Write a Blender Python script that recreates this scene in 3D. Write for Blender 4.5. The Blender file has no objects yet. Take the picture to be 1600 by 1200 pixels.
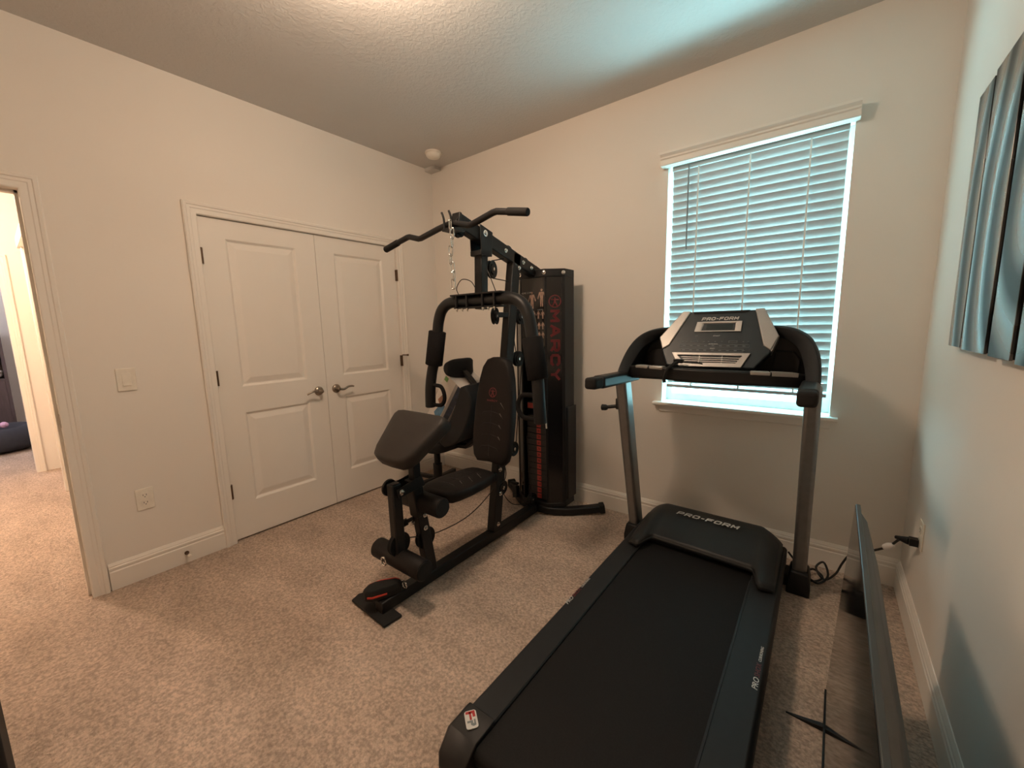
import bpy, bmesh, math, random
from mathutils import Vector, Matrix
random.seed(7)
C = bpy.context.scene.collection
S = bpy.context.scene
# ------------------------------------------------------------------ camera, light, exposure
W, D, H = 3.282, 3.55, 2.74            # room: x 0..W, y -D..0 (window wall at y=0)
CAM = Vector((2.909, -2.6364, 1.3379)); YAW, PITCH, ROLL, FPX = -0.6595, -0.1416, -0.0231, 629.88
fw = Vector((math.sin(YAW)*math.cos(PITCH), math.cos(YAW)*math.cos(PITCH), math.sin(PITCH)))
r0 = Vector((math.cos(YAW), -math.sin(YAW), 0)); u0 = r0.cross(fw)
rt = r0*math.cos(ROLL)+u0*math.sin(ROLL); up = -r0*math.sin(ROLL)+u0*math.cos(ROLL)
cd = bpy.data.cameras.new('camera'); cam = bpy.data.objects.new('camera', cd); C.objects.link(cam)
cd.sensor_width = 36; cd.lens = FPX/1600*36; cd.clip_start = .02
M = Matrix((rt, up, -fw)).transposed().to_4x4(); M.translation = CAM; cam.matrix_world = M
S.camera = cam
S.view_settings.view_transform = 'Standard'; S.view_settings.look = 'None'
S.view_settings.gamma = 1; S.view_settings.use_curve_mapping = False
S.view_settings.exposure = 0.0
wd = bpy.data.worlds.new('sky'); S.world = wd; wd.use_nodes = True
wt = wd.node_tree; bg = wt.nodes['Background']; bg.inputs[1].default_value = 1.0
tcw = wt.nodes.new('ShaderNodeTexCoord'); sxw = wt.nodes.new('ShaderNodeSeparateXYZ'); mrw = wt.nodes.new('ShaderNodeMapRange'); mxw = wt.nodes.new('ShaderNodeMix')
mrw.inputs['From Min'].default_value = -.12; mrw.inputs['From Max'].default_value = .02; mxw.data_type = 'RGBA'
SKY_L, GROUND_L, UPLIGHT_L = 24.0, 10.0, 42.0             # cyan sky above, ground below, added bright band lighting the ceiling through the slats
mx2 = wt.nodes.new('ShaderNodeMix'); mx2.data_type = 'RGBA'; mr2 = wt.nodes.new('ShaderNodeMapRange'); mr2.inputs['From Min'].default_value = -.84; mr2.inputs['From Max'].default_value = -.74
for k_, n_, c_, l_ in (('A', mx2, (.44, .90, 1.0), UPLIGHT_L), ('B', mx2, (.46, .90, 1.0), GROUND_L), ('B', mxw, (.40, .88, 1.0), SKY_L)): n_.inputs[k_].default_value = (c_[0]*l_, c_[1]*l_, c_[2]*l_, 1)
wt.links.new(sxw.outputs['Z'], mr2.inputs['Value']); mr3 = wt.nodes.new('ShaderNodeMapRange'); mr3.inputs['From Min'].default_value = -.90; mr3.inputs['From Max'].default_value = -.93; mxm = wt.nodes.new('ShaderNodeMath'); mxm.operation = 'MAXIMUM'   # added band cut off at steep angles, keeps slat undersides dark
wt.links.new(sxw.outputs['Z'], mr3.inputs['Value']); wt.links.new(mr2.outputs[0], mxm.inputs[0]); wt.links.new(mr3.outputs[0], mxm.inputs[1]); wt.links.new(mxm.outputs[0], mx2.inputs['Factor']); wt.links.new(mx2.outputs['Result'], mxw.inputs['A'])
for o_, i_ in ((tcw.outputs['Generated'], sxw.inputs[0]), (sxw.outputs['Z'], mrw.inputs['Value']), (mrw.outputs[0], mxw.inputs['Factor']), (mxw.outputs['Result'], bg.inputs[0])): wt.links.new(o_, i_)
LAMP = (1.58, -1.70); LAMP_W = 15.5; LAMP_COL = (1.0, .735, .53)
def point(name, loc, w, col, r):
    l = bpy.data.lights.new(name, 'POINT'); l.energy = w; l.color = col; l.shadow_soft_size = r
    o = bpy.data.objects.new(name, l); C.objects.link(o); o.location = loc; return o
point('bulb_light', (LAMP[0]-.09, LAMP[1]-.05, H-.14), LAMP_W, LAMP_COL, .04)
point('bulb_light', (LAMP[0]+.09, LAMP[1]+.05, H-.14), LAMP_W, LAMP_COL, .04)
dl = bpy.data.lights.new('diffuser_light', 'AREA'); dl.shape = 'DISK'; dl.size = .20; dl.energy = 12.5; dl.color = LAMP_COL
do_ = bpy.data.objects.new('diffuser_light', dl); C.objects.link(do_); do_.location = (LAMP[0], LAMP[1], H-.19)
point('hall_bulb_light', (-1.9, -3.1, H-.2), 105, (1.0, .72, .50), .06)
point('far_room_light', (-4.6, -3.6, H-.3), 60, (.86, .86, 1.0), .1)
pl = bpy.data.lights.new('window_portal', 'AREA'); pl.shape = 'RECTANGLE'; pl.size = .86; pl.size_y = 1.44
pl.cycles.is_portal = True
po = bpy.data.objects.new('window_portal', pl); C.objects.link(po); po.location = (2.524, .17, 1.556); po.rotation_euler = (-math.pi/2, 0, 0)

# ------------------------------------------------------------------ materials
MT = {}
def mat(name, col, rough=.5, metal=0., spec=.5, noise=None, bump=None, coat=0., emit=None):
    """noise=(scale, amount, stretch)  bump=(scale, strength, dist, detail)"""
    m = bpy.data.materials.new(name); m.use_nodes = True; nt = m.node_tree; b = nt.nodes['Principled BSDF']
    b.inputs['Base Color'].default_value = (*col, 1); b.inputs['Roughness'].default_value = rough
    b.inputs['Metallic'].default_value = metal; b.inputs['Specular IOR Level'].default_value = spec
    b.inputs['Coat Weight'].default_value = coat
    tc = nt.nodes.new('ShaderNodeTexCoord')
    if noise is None: noise = (30., .06, (1, 1, 1))
    mp = nt.nodes.new('ShaderNodeMapping'); mp.inputs['Scale'].default_value = noise[2]
    n = nt.nodes.new('ShaderNodeTexNoise'); n.inputs['Scale'].default_value = noise[0]; n.inputs['Detail'].default_value = 4
    rp = nt.nodes.new('ShaderNodeMapRange'); rp.inputs['From Min'].default_value = .3; rp.inputs['From Max'].default_value = .7
    rp.inputs['To Min'].default_value = 1-noise[1]; rp.inputs['To Max'].default_value = 1+noise[1]
    mx = nt.nodes.new('ShaderNodeVectorMath'); mx.operation = 'SCALE'; mx.inputs[0].default_value = col
    L = nt.links.new
    L(tc.outputs['Object'], mp.inputs['Vector']); L(mp.outputs[0], n.inputs['Vector']); L(n.outputs['Fac'], rp.inputs['Value'])
    L(rp.outputs[0], mx.inputs['Scale']); L(mx.outputs[0], b.inputs['Base Color'])
    if bump:
        n2 = nt.nodes.new('ShaderNodeTexNoise'); n2.inputs['Scale'].default_value = bump[0]; n2.inputs['Detail'].default_value = bump[3] if len(bump) > 3 else 3
        bp = nt.nodes.new('ShaderNodeBump'); bp.inputs['Strength'].default_value = bump[1]; bp.inputs['Distance'].default_value = bump[2]
        L(tc.outputs['Object'], n2.inputs['Vector']); L(n2.outputs['Fac'], bp.inputs['Height']); L(bp.outputs[0], b.inputs['Normal'])
    if emit:
        b.inputs['Emission Color'].default_value = (*emit[0], 1); b.inputs['Emission Strength'].default_value = emit[1]
    MT[name] = m; return m
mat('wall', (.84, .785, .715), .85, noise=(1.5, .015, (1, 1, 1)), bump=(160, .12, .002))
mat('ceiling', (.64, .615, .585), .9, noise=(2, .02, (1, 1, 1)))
mat('trim', (.86, .81, .74), .45, noise=(4, .01, (1, 1, 1)))
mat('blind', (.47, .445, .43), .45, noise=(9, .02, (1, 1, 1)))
mat('wand_grey', (.22, .23, .23), .3)
mat('cord_white', (.85, .84, .80), .8)
mat('vinyl_frame', (.85, .86, .85), .4)
mat('plastic_white', (.86, .80, .70), .35)
mat('slot', (.05, .04, .035), .6)
mat('bronze', (.16, .105, .07), .33, .9)
mat('nickel', (.33, .28, .23), .3, 1.)
mat('chrome', (.75, .73, .70), .18, 1.)
mat('steel_black', (.010, .0098, .0102), .44, 0., .3, bump=(300, .05, .001))
mat('plastic_black', (.008, .0078, .008), .45, 0., .32)
mat('rubber', (.013, .0125, .012), .8, 0., .3)
mat('foam', (.010, .009, .009), .95, 0., .2, bump=(500, .3, .001))
mat('vinyl', (.012, .0095, .0088), .55, 0., .2, bump=(260, .12, .0015))
mat('vinyl_face', (.027, .022, .019), .55, 0., .32, bump=(260, .12, .0015))
mat('seam', (.006, .005, .005), .7)
mat('thread', (.28, .24, .21), .6)
mat('red', (.38, .022, .022), .45)
mat('red_dim', (.13, .010, .013), .5)
mat('strap_red', (.55, .05, .03), .6)
mat('smoked', (.010, .009, .0095), .16, 0., .5)
mat('chart', (.34, .22, .17), .5, noise=(60, .35, (1, 1, 1)))
mat('plate_iron', (.02, .02, .021), .5)
mat('number_red', (.45, .05, .04), .5)
mat('graphite', (.016, .0168, .0180), .6, 0., .28, bump=(420, .10, .0008))
mat('hood', (.0165, .0175, .0182), .48, 0., .32, bump=(420, .08, .0008))
mat('belt', (.0085, .0082, .0082), .75, 0., .22, noise=(220, .25, (1, 1, 1)), bump=(700, .3, .0006))
mat('silver', (.40, .385, .365), .42, .55, noise=(300, .05, (1, 1, 1)))
mat('post_grey', (.26, .255, .25), .38, .75)
mat('slate', (.026, .036, .042), .38, 0., .3)
mat('lcd', (.022, .034, .036), .15)
mat('lettering', (.62, .62, .60), .4)
mat('outline_grey', (.16, .19, .20), .5)
mat('screen', (.006, .0062, .0065), .07, 0., .5)
mat('tv_back', (.042, .046, .046), .42)
mat('cord', (.010, .009, .009), .5)
mat('art_edge', (.010, .010, .010), .5)
mat('mesh_black', (.010, .010, .011), .8, bump=(400, .3, .001))
mat('card_white', (.74, .68, .62), .7, noise=(7, .05, (1, 1, 1)))
mat('card_grey', (.35, .32, .30), .7)
mat('card_navy', (.018, .026, .050), .5, noise=(18, .5, (1, 1, 3)))
mat('card_blue', (.10, .22, .36), .5, noise=(18, .4, (1, 1, 1)))
mat('card_brown', (.30, .15, .09), .5, noise=(22, .5, (1, 1, 1)))
mat('card_green', (.16, .34, .10), .5)
mat('bed_fabric', (.035, .038, .050), .95, bump=(220, .5, .004))
mat('plush', (.22, .07, .36), .95, bump=(160, .6, .004))
mat('plush_pink', (.62, .40, .60), .9)
mat('dark_wood', (.070, .050, .055), .5, noise=(6, .2, (1, 8, 1)))
mat('bag_white', (.72, .70, .68), .6)
# carpet: mottled pile with brush tracks
def carpet():
    m = mat('carpet', (.56, .44, .355), .97, 0., .1); nt = m.node_tree; L = nt.links.new
    b = nt.nodes['Principled BSDF']; tc = nt.nodes['Texture Coordinate']
    def noise(scale, st, det=3, rot=0):
        mp = nt.nodes.new('ShaderNodeMapping'); mp.inputs['Scale'].default_value = st; mp.inputs['Rotation'].default_value = (0, 0, rot)
        n = nt.nodes.new('ShaderNodeTexNoise'); n.inputs['Scale'].default_value = scale; n.inputs['Detail'].default_value = det
        L(tc.outputs['Object'], mp.inputs[0]); L(mp.outputs[0], n.inputs['Vector']); return n
    def rng(n, a, c, lo=.3, hi=.7):
        r = nt.nodes.new('ShaderNodeMapRange'); r.inputs['From Min'].default_value = lo; r.inputs['From Max'].default_value = hi
        r.inputs['To Min'].default_value = a; r.inputs['To Max'].default_value = c; L(n.outputs['Fac'], r.inputs['Value']); return r
    a = rng(noise(2.4, (1, 2.6, 1), 3, .5), .84, 1.12); c = rng(noise(95, (1, 1, 1), 3), .74, 1.22, .35, .65); e = rng(noise(30, (1, 2.2, 1), 3, .3), .94, 1.06)
    m1 = nt.nodes.new('ShaderNodeMath'); m1.operation = 'MULTIPLY'; L(a.outputs[0], m1.inputs[0]); L(c.outputs[0], m1.inputs[1])
    m2 = nt.nodes.new('ShaderNodeMath'); m2.operation = 'MULTIPLY'; L(m1.outputs[0], m2.inputs[0]); L(e.outputs[0], m2.inputs[1])
    sc = nt.nodes.new('ShaderNodeVectorMath'); sc.operation = 'SCALE'; sc.inputs[0].default_value = (.56, .44, .355); L(m2.outputs[0], sc.inputs['Scale'])
    L(sc.outputs[0], b.inputs['Base Color'])
    h1 = noise(120, (1, 1, 1), 4); h2 = noise(26, (1, 2.5, 1), 3, .4)
    ad = nt.nodes.new('ShaderNodeMath'); ad.operation = 'ADD'; L(h1.outputs['Fac'], ad.inputs[0]); L(h2.outputs['Fac'], ad.inputs[1])
    bp = nt.nodes.new('ShaderNodeBump'); bp.inputs['Strength'].default_value = .9; bp.inputs['Distance'].default_value = .012
    L(ad.outputs[0], bp.inputs['Height']); L(bp.outputs[0], b.inputs['Normal'])
carpet()
# ceiling: knock-down texture
def ceil_tex():
    m = MT['ceiling']; nt = m.node_tree; L = nt.links.new; b = nt.nodes['Principled BSDF']; tc = nt.nodes['Texture Coordinate']
    n = nt.nodes.new('ShaderNodeTexNoise'); n.inputs['Scale'].default_value = 42; n.inputs['Detail'].default_value = 5; n.inputs['Distortion'].default_value = .8
    cr = nt.nodes.new('ShaderNodeMapRange'); cr.inputs['From Min'].default_value = .45; cr.inputs['From Max'].default_value = .60
    bp = nt.nodes.new('ShaderNodeBump'); bp.inputs['Strength'].default_value = .25; bp.inputs['Distance'].default_value = .004
    L(tc.outputs['Object'], n.inputs['Vector']); L(n.outputs['Fac'], cr.inputs['Value']); L(cr.outputs[0], bp.inputs['Height']); L(bp.outputs[0], b.inputs['Normal'])
ceil_tex()
# swirled brushed metal of the wall panels
def art_metal():
    m = mat('art_metal', (.40, .42, .42), .3, 1.); nt = m.node_tree; L = nt.links.new; b = nt.nodes['Principled BSDF']; tc = nt.nodes['Texture Coordinate']
    mp = nt.nodes.new('ShaderNodeMapping'); mp.inputs['Location'].default_value = (0, .10, -.22); mp.inputs['Scale'].default_value = (1, 1, .60)
    wv = nt.nodes.new('ShaderNodeTexWave'); wv.wave_type = 'RINGS'; wv.rings_direction = 'X'; wv.inputs['Scale'].default_value = 2.3; wv.inputs['Distortion'].default_value = 2.5; wv.inputs['Detail'].default_value = 1.5; wv.inputs['Detail Scale'].default_value = .8
    n = nt.nodes.new('ShaderNodeTexNoise'); n.inputs['Scale'].default_value = 60
    cr = nt.nodes.new('ShaderNodeValToRGB'); cr.color_ramp.elements[0].color = (.07, .075, .075, 1); cr.color_ramp.elements[0].position = .15
    cr.color_ramp.elements[1].color = (.40, .395, .38, 1); cr.color_ramp.elements[1].position = .85
    L(tc.outputs['Object'], mp.inputs[0]); L(mp.outputs[0], wv.inputs['Vector']); L(wv.outputs['Fac'], cr.inputs[0]); L(cr.outputs[0], b.inputs['Base Color'])
    mr = nt.nodes.new('ShaderNodeMapRange'); mr.inputs['To Min'].default_value = .42; mr.inputs['To Max'].default_value = .24; L(wv.outputs['Fac'], mr.inputs['Value']); L(mr.outputs[0], b.inputs['Roughness'])
    bp = nt.nodes.new('ShaderNodeBump'); bp.inputs['Strength'].default_value = .25; bp.inputs['Distance'].default_value = .02; L(wv.outputs['Fac'], bp.inputs['Height']); L(bp.outputs[0], b.inputs['Normal'])
art_metal()
g = bpy.data.materials.new('glass'); g.use_nodes = True; gn = g.node_tree; gn.nodes.remove(gn.nodes['Principled BSDF']); MT['glass'] = g
g1 = gn.nodes.new('ShaderNodeBsdfTransparent'); g1.inputs[0].default_value = (.94, .97, .97, 1); g2 = gn.nodes.new('ShaderNodeBsdfGlossy'); g2.inputs['Roughness'].default_value = .02
gx = gn.nodes.new('ShaderNodeMixShader')
gx.inputs[0].default_value = .06
for a_, b_ in ((g1.outputs[0], gx.inputs[1]), (g2.outputs[0], gx.inputs[2]), (gx.outputs[0], gn.nodes['Material Output'].inputs[0])): gn.links.new(a_, b_)

# ------------------------------------------------------------------ mesh helpers
V = Vector
class MB:
    def __init__(s): s.v = []; s.f = []; s.m = Matrix.Identity(4)
    def add(s, vs, fs):
        k = len(s.v); s.v += [s.m @ V(p) for p in vs]; s.f += [[k+i for i in f] for f in fs]; return s
    def box(s, a, b):
        x0, y0, z0 = a; x1, y1, z1 = b
        x0, x1 = min(x0, x1), max(x0, x1); y0, y1 = min(y0, y1), max(y0, y1); z0, z1 = min(z0, z1), max(z0, z1)
        return s.add([(x0,y0,z0),(x1,y0,z0),(x1,y1,z0),(x0,y1,z0),(x0,y0,z1),(x1,y0,z1),(x1,y1,z1),(x0,y1,z1)],
                     [(3,2,1,0),(4,5,6,7),(0,1,5,4),(1,2,6,5),(2,3,7,6),(3,0,4,7)])
    def rings(s, rs, cap=True, closed=False):
        n = len(rs[0]); vs = [p for r in rs for p in r]; fs = []
        for i in range(len(rs) if closed else len(rs)-1):
            j = (i+1) % len(rs)
            for k in range(n): l = (k+1) % n; fs.append((i*n+k, i*n+l, j*n+l, j*n+k))
        if cap and not closed: fs += [tuple(range(n-1, -1, -1)), tuple((len(rs)-1)*n+k for k in range(n))]
        return s.add(vs, fs)
    def frames(s, pts, upv=None, closed=False):
        pts = [V(p) for p in pts]; out = []; pu = None
        for i, p in enumerate(pts):
            a = pts[i-1] if (i or closed) else pts[0]; b = pts[(i+1) % len(pts)] if (i < len(pts)-1 or closed) else pts[-1]
            t = (b-a).normalized()
            if upv is not None: u = V(upv)
            elif pu is None: u = V((0,0,1)) if abs(t.z) < .9 else V((0,1,0))
            else: u = pu
            u = (u-t*u.dot(t)).normalized(); pu = u; out.append((p, t, u, t.cross(u)))
        return out
    def tube(s, pts, r, seg=12, closed=False):
        rr = r if isinstance(r, (list, tuple)) else [r]*len(pts)
        return s.rings([[p+(u*math.cos(2*math.pi*k/seg)+w*math.sin(2*math.pi*k/seg))*q for k in range(seg)] for (p, t, u, w), q in zip(s.frames(pts, None, closed), rr)], True, closed)
    def cyl(s, a, b, r, seg=20, r2=None): return s.tube([a, b], [r, r if r2 is None else r2], seg)
    def bar(s, pts, w, h, upv=(0,0,1)):
        """rectangular section: h along upv, w sideways"""
        return s.rings([[p+u*(h/2)*c+v*(w/2)*d for c, d in ((1,1),(1,-1),(-1,-1),(-1,1))] for p, t, u, v in s.frames(pts, upv)])
    def disc(s, c, ax, r, th, seg=28):
        a = V(ax).normalized()*th/2; c = V(c); return s.cyl(c-a, c+a, r, seg)
    def lathe(s, c, ax, prof, seg=28):
        """prof: (distance along axis, radius)"""
        a = V(ax).normalized(); u = a.orthogonal().normalized(); w = a.cross(u); c = V(c)
        return s.rings([[c+a*d+(u*math.cos(2*math.pi*k/seg)+w*math.sin(2*math.pi*k/seg))*max(r, 1e-4) for k in range(seg)] for d, r in prof])
    def prism(s, poly, off):
        n = len(poly); o = V(off); vs = [V(p) for p in poly]+[V(p)+o for p in poly]
        return s.add(vs, [tuple(range(n-1, -1, -1)), tuple(range(n, 2*n))]+[(i, (i+1) % n, n+(i+1) % n, n+i) for i in range(n)])
    def pad(s, out, th, rnd=.02, dome=.0):
        """upholstered pad in the xy-plane of the current frame: out = outline, z 0..th, softened front edge"""
        c = V((sum(p[0] for p in out)/len(out), sum(p[1] for p in out)/len(out), 0)); rs = []
        def ring(ins, z):
            o = []
            for p in out:
                d = V((p[0], p[1], 0))-c; l = d.length; o.append(c+d*((l-ins)/l)+V((0,0,z)))
            return o
        rs.append(ring(rnd*.6, 0)); rs.append(ring(0, rnd*.5)); rs.append(ring(0, th-rnd))
        for a in (30, 60, 90): rs.append(ring(rnd*(1-math.cos(math.radians(a))), th-rnd+rnd*math.sin(math.radians(a))))
        rs.append(ring(rnd*1.9, th+dome*.5)); rs.append(ring(rnd*3.4, th+dome))
        return s.rings(rs)
    def build(s, name, m, parent=None, bevel=0, smooth=40, seg=2, recalc=True):
        me = bpy.data.meshes.new(name)
        org = V((0,0,0))
        if parent is not None:
            q = parent
            while q is not None: org += V(q.location); q = q.parent
        elif s.v:
            lo = [min(p[i] for p in s.v) for i in range(3)]; hi = [max(p[i] for p in s.v) for i in range(3)]
            org = V(((lo[0]+hi[0])/2, (lo[1]+hi[1])/2, lo[2]))
        me.from_pydata([p-org for p in s.v], [], s.f)
        bm = bmesh.new(); bm.from_mesh(me)
        if recalc: bmesh.ops.recalc_face_normals(bm, faces=bm.faces)
        bm.to_mesh(me); bm.free()
        me.materials.append(MT[m])
        o = bpy.data.objects.new(name, me); C.objects.link(o)
        if parent is not None: o.parent = parent
        else: o.location = org
        if smooth:
            me.shade_smooth(); me.set_sharp_from_angle(angle=math.radians(smooth))
        if bevel:
            b = o.modifiers.new('bevel', 'BEVEL'); b.width = bevel; b.segments = seg; b.limit_method = 'ANGLE'; b.angle_limit = math.radians(50); b.harden_normals = False
        return o
def frame(o, x, y, z):
    m = Matrix((V(x).normalized(), V(y).normalized(), V(z).normalized())).transposed().to_4x4(); m.translation = V(o); return m
def tag(o, label=None, cat=None, group=None, kind=None):
    if label: o['label'] = label
    if cat: o['category'] = cat
    if group: o['group'] = group
    if kind: o['kind'] = kind
    return o
def empty(name, loc, label, cat, group=None):
    o = bpy.data.objects.new(name, None); C.objects.link(o); o.location = loc; o.empty_display_size = .05
    return tag(o, label, cat, group)
def struct(o, label=None): o['kind'] = 'structure'; (label and tag(o, label)); return o
def rounded(w, h, r, n=6, taper=1.):
    """rounded rectangle outline centred on 0; top width scaled by taper"""
    o = []
    for cx, cy, a0 in ((w/2-r, -h/2+r, -90), (w/2*taper-r, h/2-r, 0), (-w/2*taper+r, h/2-r, 90), (-w/2+r, -h/2+r, 180)):
        for i in range(n+1):
            a = math.radians(a0+90*i/n); o.append((cx+r*math.cos(a), cy+r*math.sin(a)))
    return o
def text(name, body, size, m, parent, fr, shear=0, th=.0006, stretch=1., align='CENTER', spacing=1.):
    cu = bpy.data.curves.new(name, 'FONT'); cu.body = body; cu.size = size; cu.extrude = th; cu.shear = shear
    cu.align_x = align; cu.align_y = 'CENTER'; cu.space_character = spacing; cu.resolution_u = 3
    cu.offset = 0
    t = bpy.data.objects.new('tmp', cu); C.objects.link(t); bpy.context.view_layer.update()
    me = bpy.data.meshes.new_from_object(t.evaluated_get(bpy.context.evaluated_depsgraph_get())); bpy.data.objects.remove(t); bpy.data.curves.remove(cu)
    org = V((0,0,0)); q = parent
    while q is not None: org += V(q.location); q = q.parent
    sc = Matrix.Diagonal((stretch, 1, 1, 1)); me.transform(Matrix.Translation(-org) @ fr @ sc)
    me.name = name; me.materials.clear(); me.materials.append(MT[m])
    o = bpy.data.objects.new(name, me); C.objects.link(o); o.parent = parent; return o
GLYPH = {'M': [[(0,0),(0,1),(.5,.35),(1,1),(1,0)]], 'A': [[(0,0),(.42,1),(.58,1),(1,0)],[(.2,.32),(.8,.32)]], 'R': [[(0,0),(0,1),(.82,1),(1,.86),(1,.56),(.82,.42),(0,.42)],[(.55,.42),(1,0)]],
 'C': [[(1,.80),(.82,1),(.18,1),(0,.82),(0,.18),(.18,0),(.82,0),(1,.20)]], 'Y': [[(0,1),(.5,.48),(1,1)],[(.5,.48),(.5,0)]], 'P': [[(0,0),(0,1),(.82,1),(1,.86),(1,.56),(.82,.42),(0,.42)]],
 'O': [[(.18,0),(.82,0),(1,.18),(1,.82),(.82,1),(.18,1),(0,.82),(0,.18),(.18,0)]], 'F': [[(0,0),(0,1),(1,1)],[(0,.52),(.85,.52)]], '-': [[(.1,.48),(.9,.48)]]}
def block_text(name, body, h, w, st, gap, m, parent, fr, shear=0, th=.0008):
    """lettering built of straight strokes, centred on the frame"""
    adv = [w*(.6 if c == '-' else 1) for c in body]; tot = sum(adv)+gap*(len(body)-1); x = -tot/2; mb = MB(); mb.m = fr
    for c, a in zip(body, adv):
        for pl_ in GLYPH[c]:
            pts = [V((x+st/2+px*(a-st), -h/2+st/2+py*(h-st), 0)) for px, py in pl_]
            for p, q in zip(pts, pts[1:]):
                d = (q-p).normalized(); n_ = V((-d.y, d.x, 0))*st/2; e = d*st*.32
                quad = [p-e-n_, q+e-n_, q+e+n_, p-e+n_]
                mb.prism([(v_.x+shear*v_.y, v_.y, 0) for v_ in quad][::-1], (0,0,th))
        x += a+gap
    return mb.build(name, m, parent, smooth=0)
def bez(p, n=8):
    """smooth (Catmull-Rom) curve through the points"""
    p = [V(q) for q in p]; out = []
    for i in range(len(p)-1):
        a = p[max(i-1, 0)]; b = p[i]; c = p[i+1]; d = p[min(i+2, len(p)-1)]
        for k in range(n):
            t = k/n; out.append(.5*((2*b)+(c-a)*t+(2*a-5*b+4*c-d)*t*t+(3*b-a-3*c+d)*t**3))
    return out+[p[-1]]

# ------------------------------------------------------------------ room shell
EY0, EY1, EZ = -3.285, -2.465, 2.0          # entry opening in the left wall
KY0, KY1, KZ = -1.811, -.443, 2.018         # closet opening
T = .12
struct(MB().box((-6.4, -4.6, -.1), (W+T, T, 0)).build('floor', 'carpet', smooth=0), 'beige carpet floor')
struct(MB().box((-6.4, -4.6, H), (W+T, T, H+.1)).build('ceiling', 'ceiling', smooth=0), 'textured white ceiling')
w = MB()
g_ = .017
w.box((-T, EY1+g_, 0), (0, KY0-g_, H)).box((-T, KY1+g_, 0), (0, 0, H)).box((-T, KY0-g_, KZ+g_), (0, KY1+g_, H)).box((-T, EY0-g_, EZ+g_), (0, EY1+g_, H)).box((-T, -D, 0), (0, EY0-g_, H))
struct(w.build('wall_left', 'wall', smooth=0), 'cream wall with closet doors and entry opening')
WX0, WX1, WZ0, WZ1 = 2.095, 2.956, .835, 2.278; BT = .16
w = MB()
w.box((-T, 0, 0), (WX0, BT, H)).box((WX1, 0, 0), (W+T, BT, H)).box((WX0, 0, 0), (WX1, BT, WZ0-.02)).box((WX0, 0, WZ1), (WX1, BT, H))
struct(w.build('wall_back', 'wall', smooth=0), 'cream wall with the window')
struct(MB().box((W, -D-T, 0), (W+T, 0, H)).build('wall_right', 'wall', smooth=0), 'cream wall behind the leaning television')
struct(MB().box((-T, -D-T, 0), (W, -D, H)).build('wall_front', 'wall', smooth=0))
struct(MB().box((-.75, KY0-.1, 0), (-.70, KY1+.1, H)).box((-.70, KY0-.1, 0), (-T, KY0-.06, H)).box((-.70, KY1+.06, 0), (-T, KY1+.1, H)).build('wall_closet', 'wall', smooth=0))
# a dropped block in the far ceiling corner
struct(MB().box((0, -.075, H-.028), (.125, 0, H)).build('trim_5', 'ceiling', smooth=0), 'small boxed corner under the ceiling')
# baseboards
BB = [(0,0),(.014,0),(.014,.098),(.0105,.103),(.0105,.108),(.0135,.111),(.0135,.121),(.010,.126),(.010,.131),(.006,.139),(.003,.145),(0,.145)]
def baseboard(name, a, b, nrm, lab=None):
    a, b, n = V(a), V(b), V(nrm)
    return struct(MB().rings([[p+n*q[0]+V((0,0,q[1])) for q in BB] for p in (a, b)]).build(name, 'trim', smooth=25), lab)
baseboard('baseboard_left', (0, EY1+.070, 0), (0, KY0-.065, 0), (1,0,0), 'white baseboard between the entry and the closet')
baseboard('baseboard_left_corner', (0, KY1+.065, 0), (0, -.014, 0), (1,0,0))
baseboard('baseboard_back', (0, 0, 0), (W, 0, 0), (0,-1,0))
baseboard('baseboard_right', (W, -.014, 0), (W, -D, 0), (-1,0,0))
# casings (mitred)
CP = [(0,0),(0,.011),(.005,.014),(.028,.014),(.032,.017),(.044,.0175),(.048,.022),(.060,.024),(.065,.019),(.065,0)]
def casing(name, y0, y1, zt, lab, x=0, sg=1):
    rs = []
    for p in (lambda u: (y0-u, 0), lambda u: (y0-u, zt+u), lambda u: (y1+u, zt+u), lambda u: (y1+u, 0)):
        rs.append([V((x+sg*v, *p(u))) for u, v in CP])
    return struct(MB().rings(rs).build(name, 'trim', smooth=25), lab)
casing('trim_1', KY0, KY1, KZ, 'white moulded casing around the closet doors')
casing('trim_2', EY0, EY1, EZ, 'white moulded casing of the entry opening')
j = MB()
j.box((-T-.005, EY1, 0), (.004, EY1+.018, EZ+.018)).box((-T-.005, EY0-.018, 0), (.004, EY0, EZ+.018)).box((-T-.005, EY0, EZ), (.004, EY1, EZ+.018))
j.box((-.075, EY1-.011, 0), (-.040, EY1, EZ)).box((-.075, EY0, EZ-.011), (-.040, EY1, EZ))
jo = struct(j.build('trim_3', 'trim', smooth=0), 'white jamb of the entry opening')
MB().box((-.036, EY1-.0015, .90), (.0045, EY1+.001, .965)).build('strike_plate', 'nickel', jo)
j = MB()
j.box((-T, KY0-.016, 0), (-.002, KY0+.001, KZ+.016)).box((-T, KY1-.001, 0), (-.002, KY1+.016, KZ+.016)).box((-T, KY0, KZ-.001), (-.002, KY1, KZ+.016))
struct(j.build('trim_4', 'trim', smooth=0))

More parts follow.
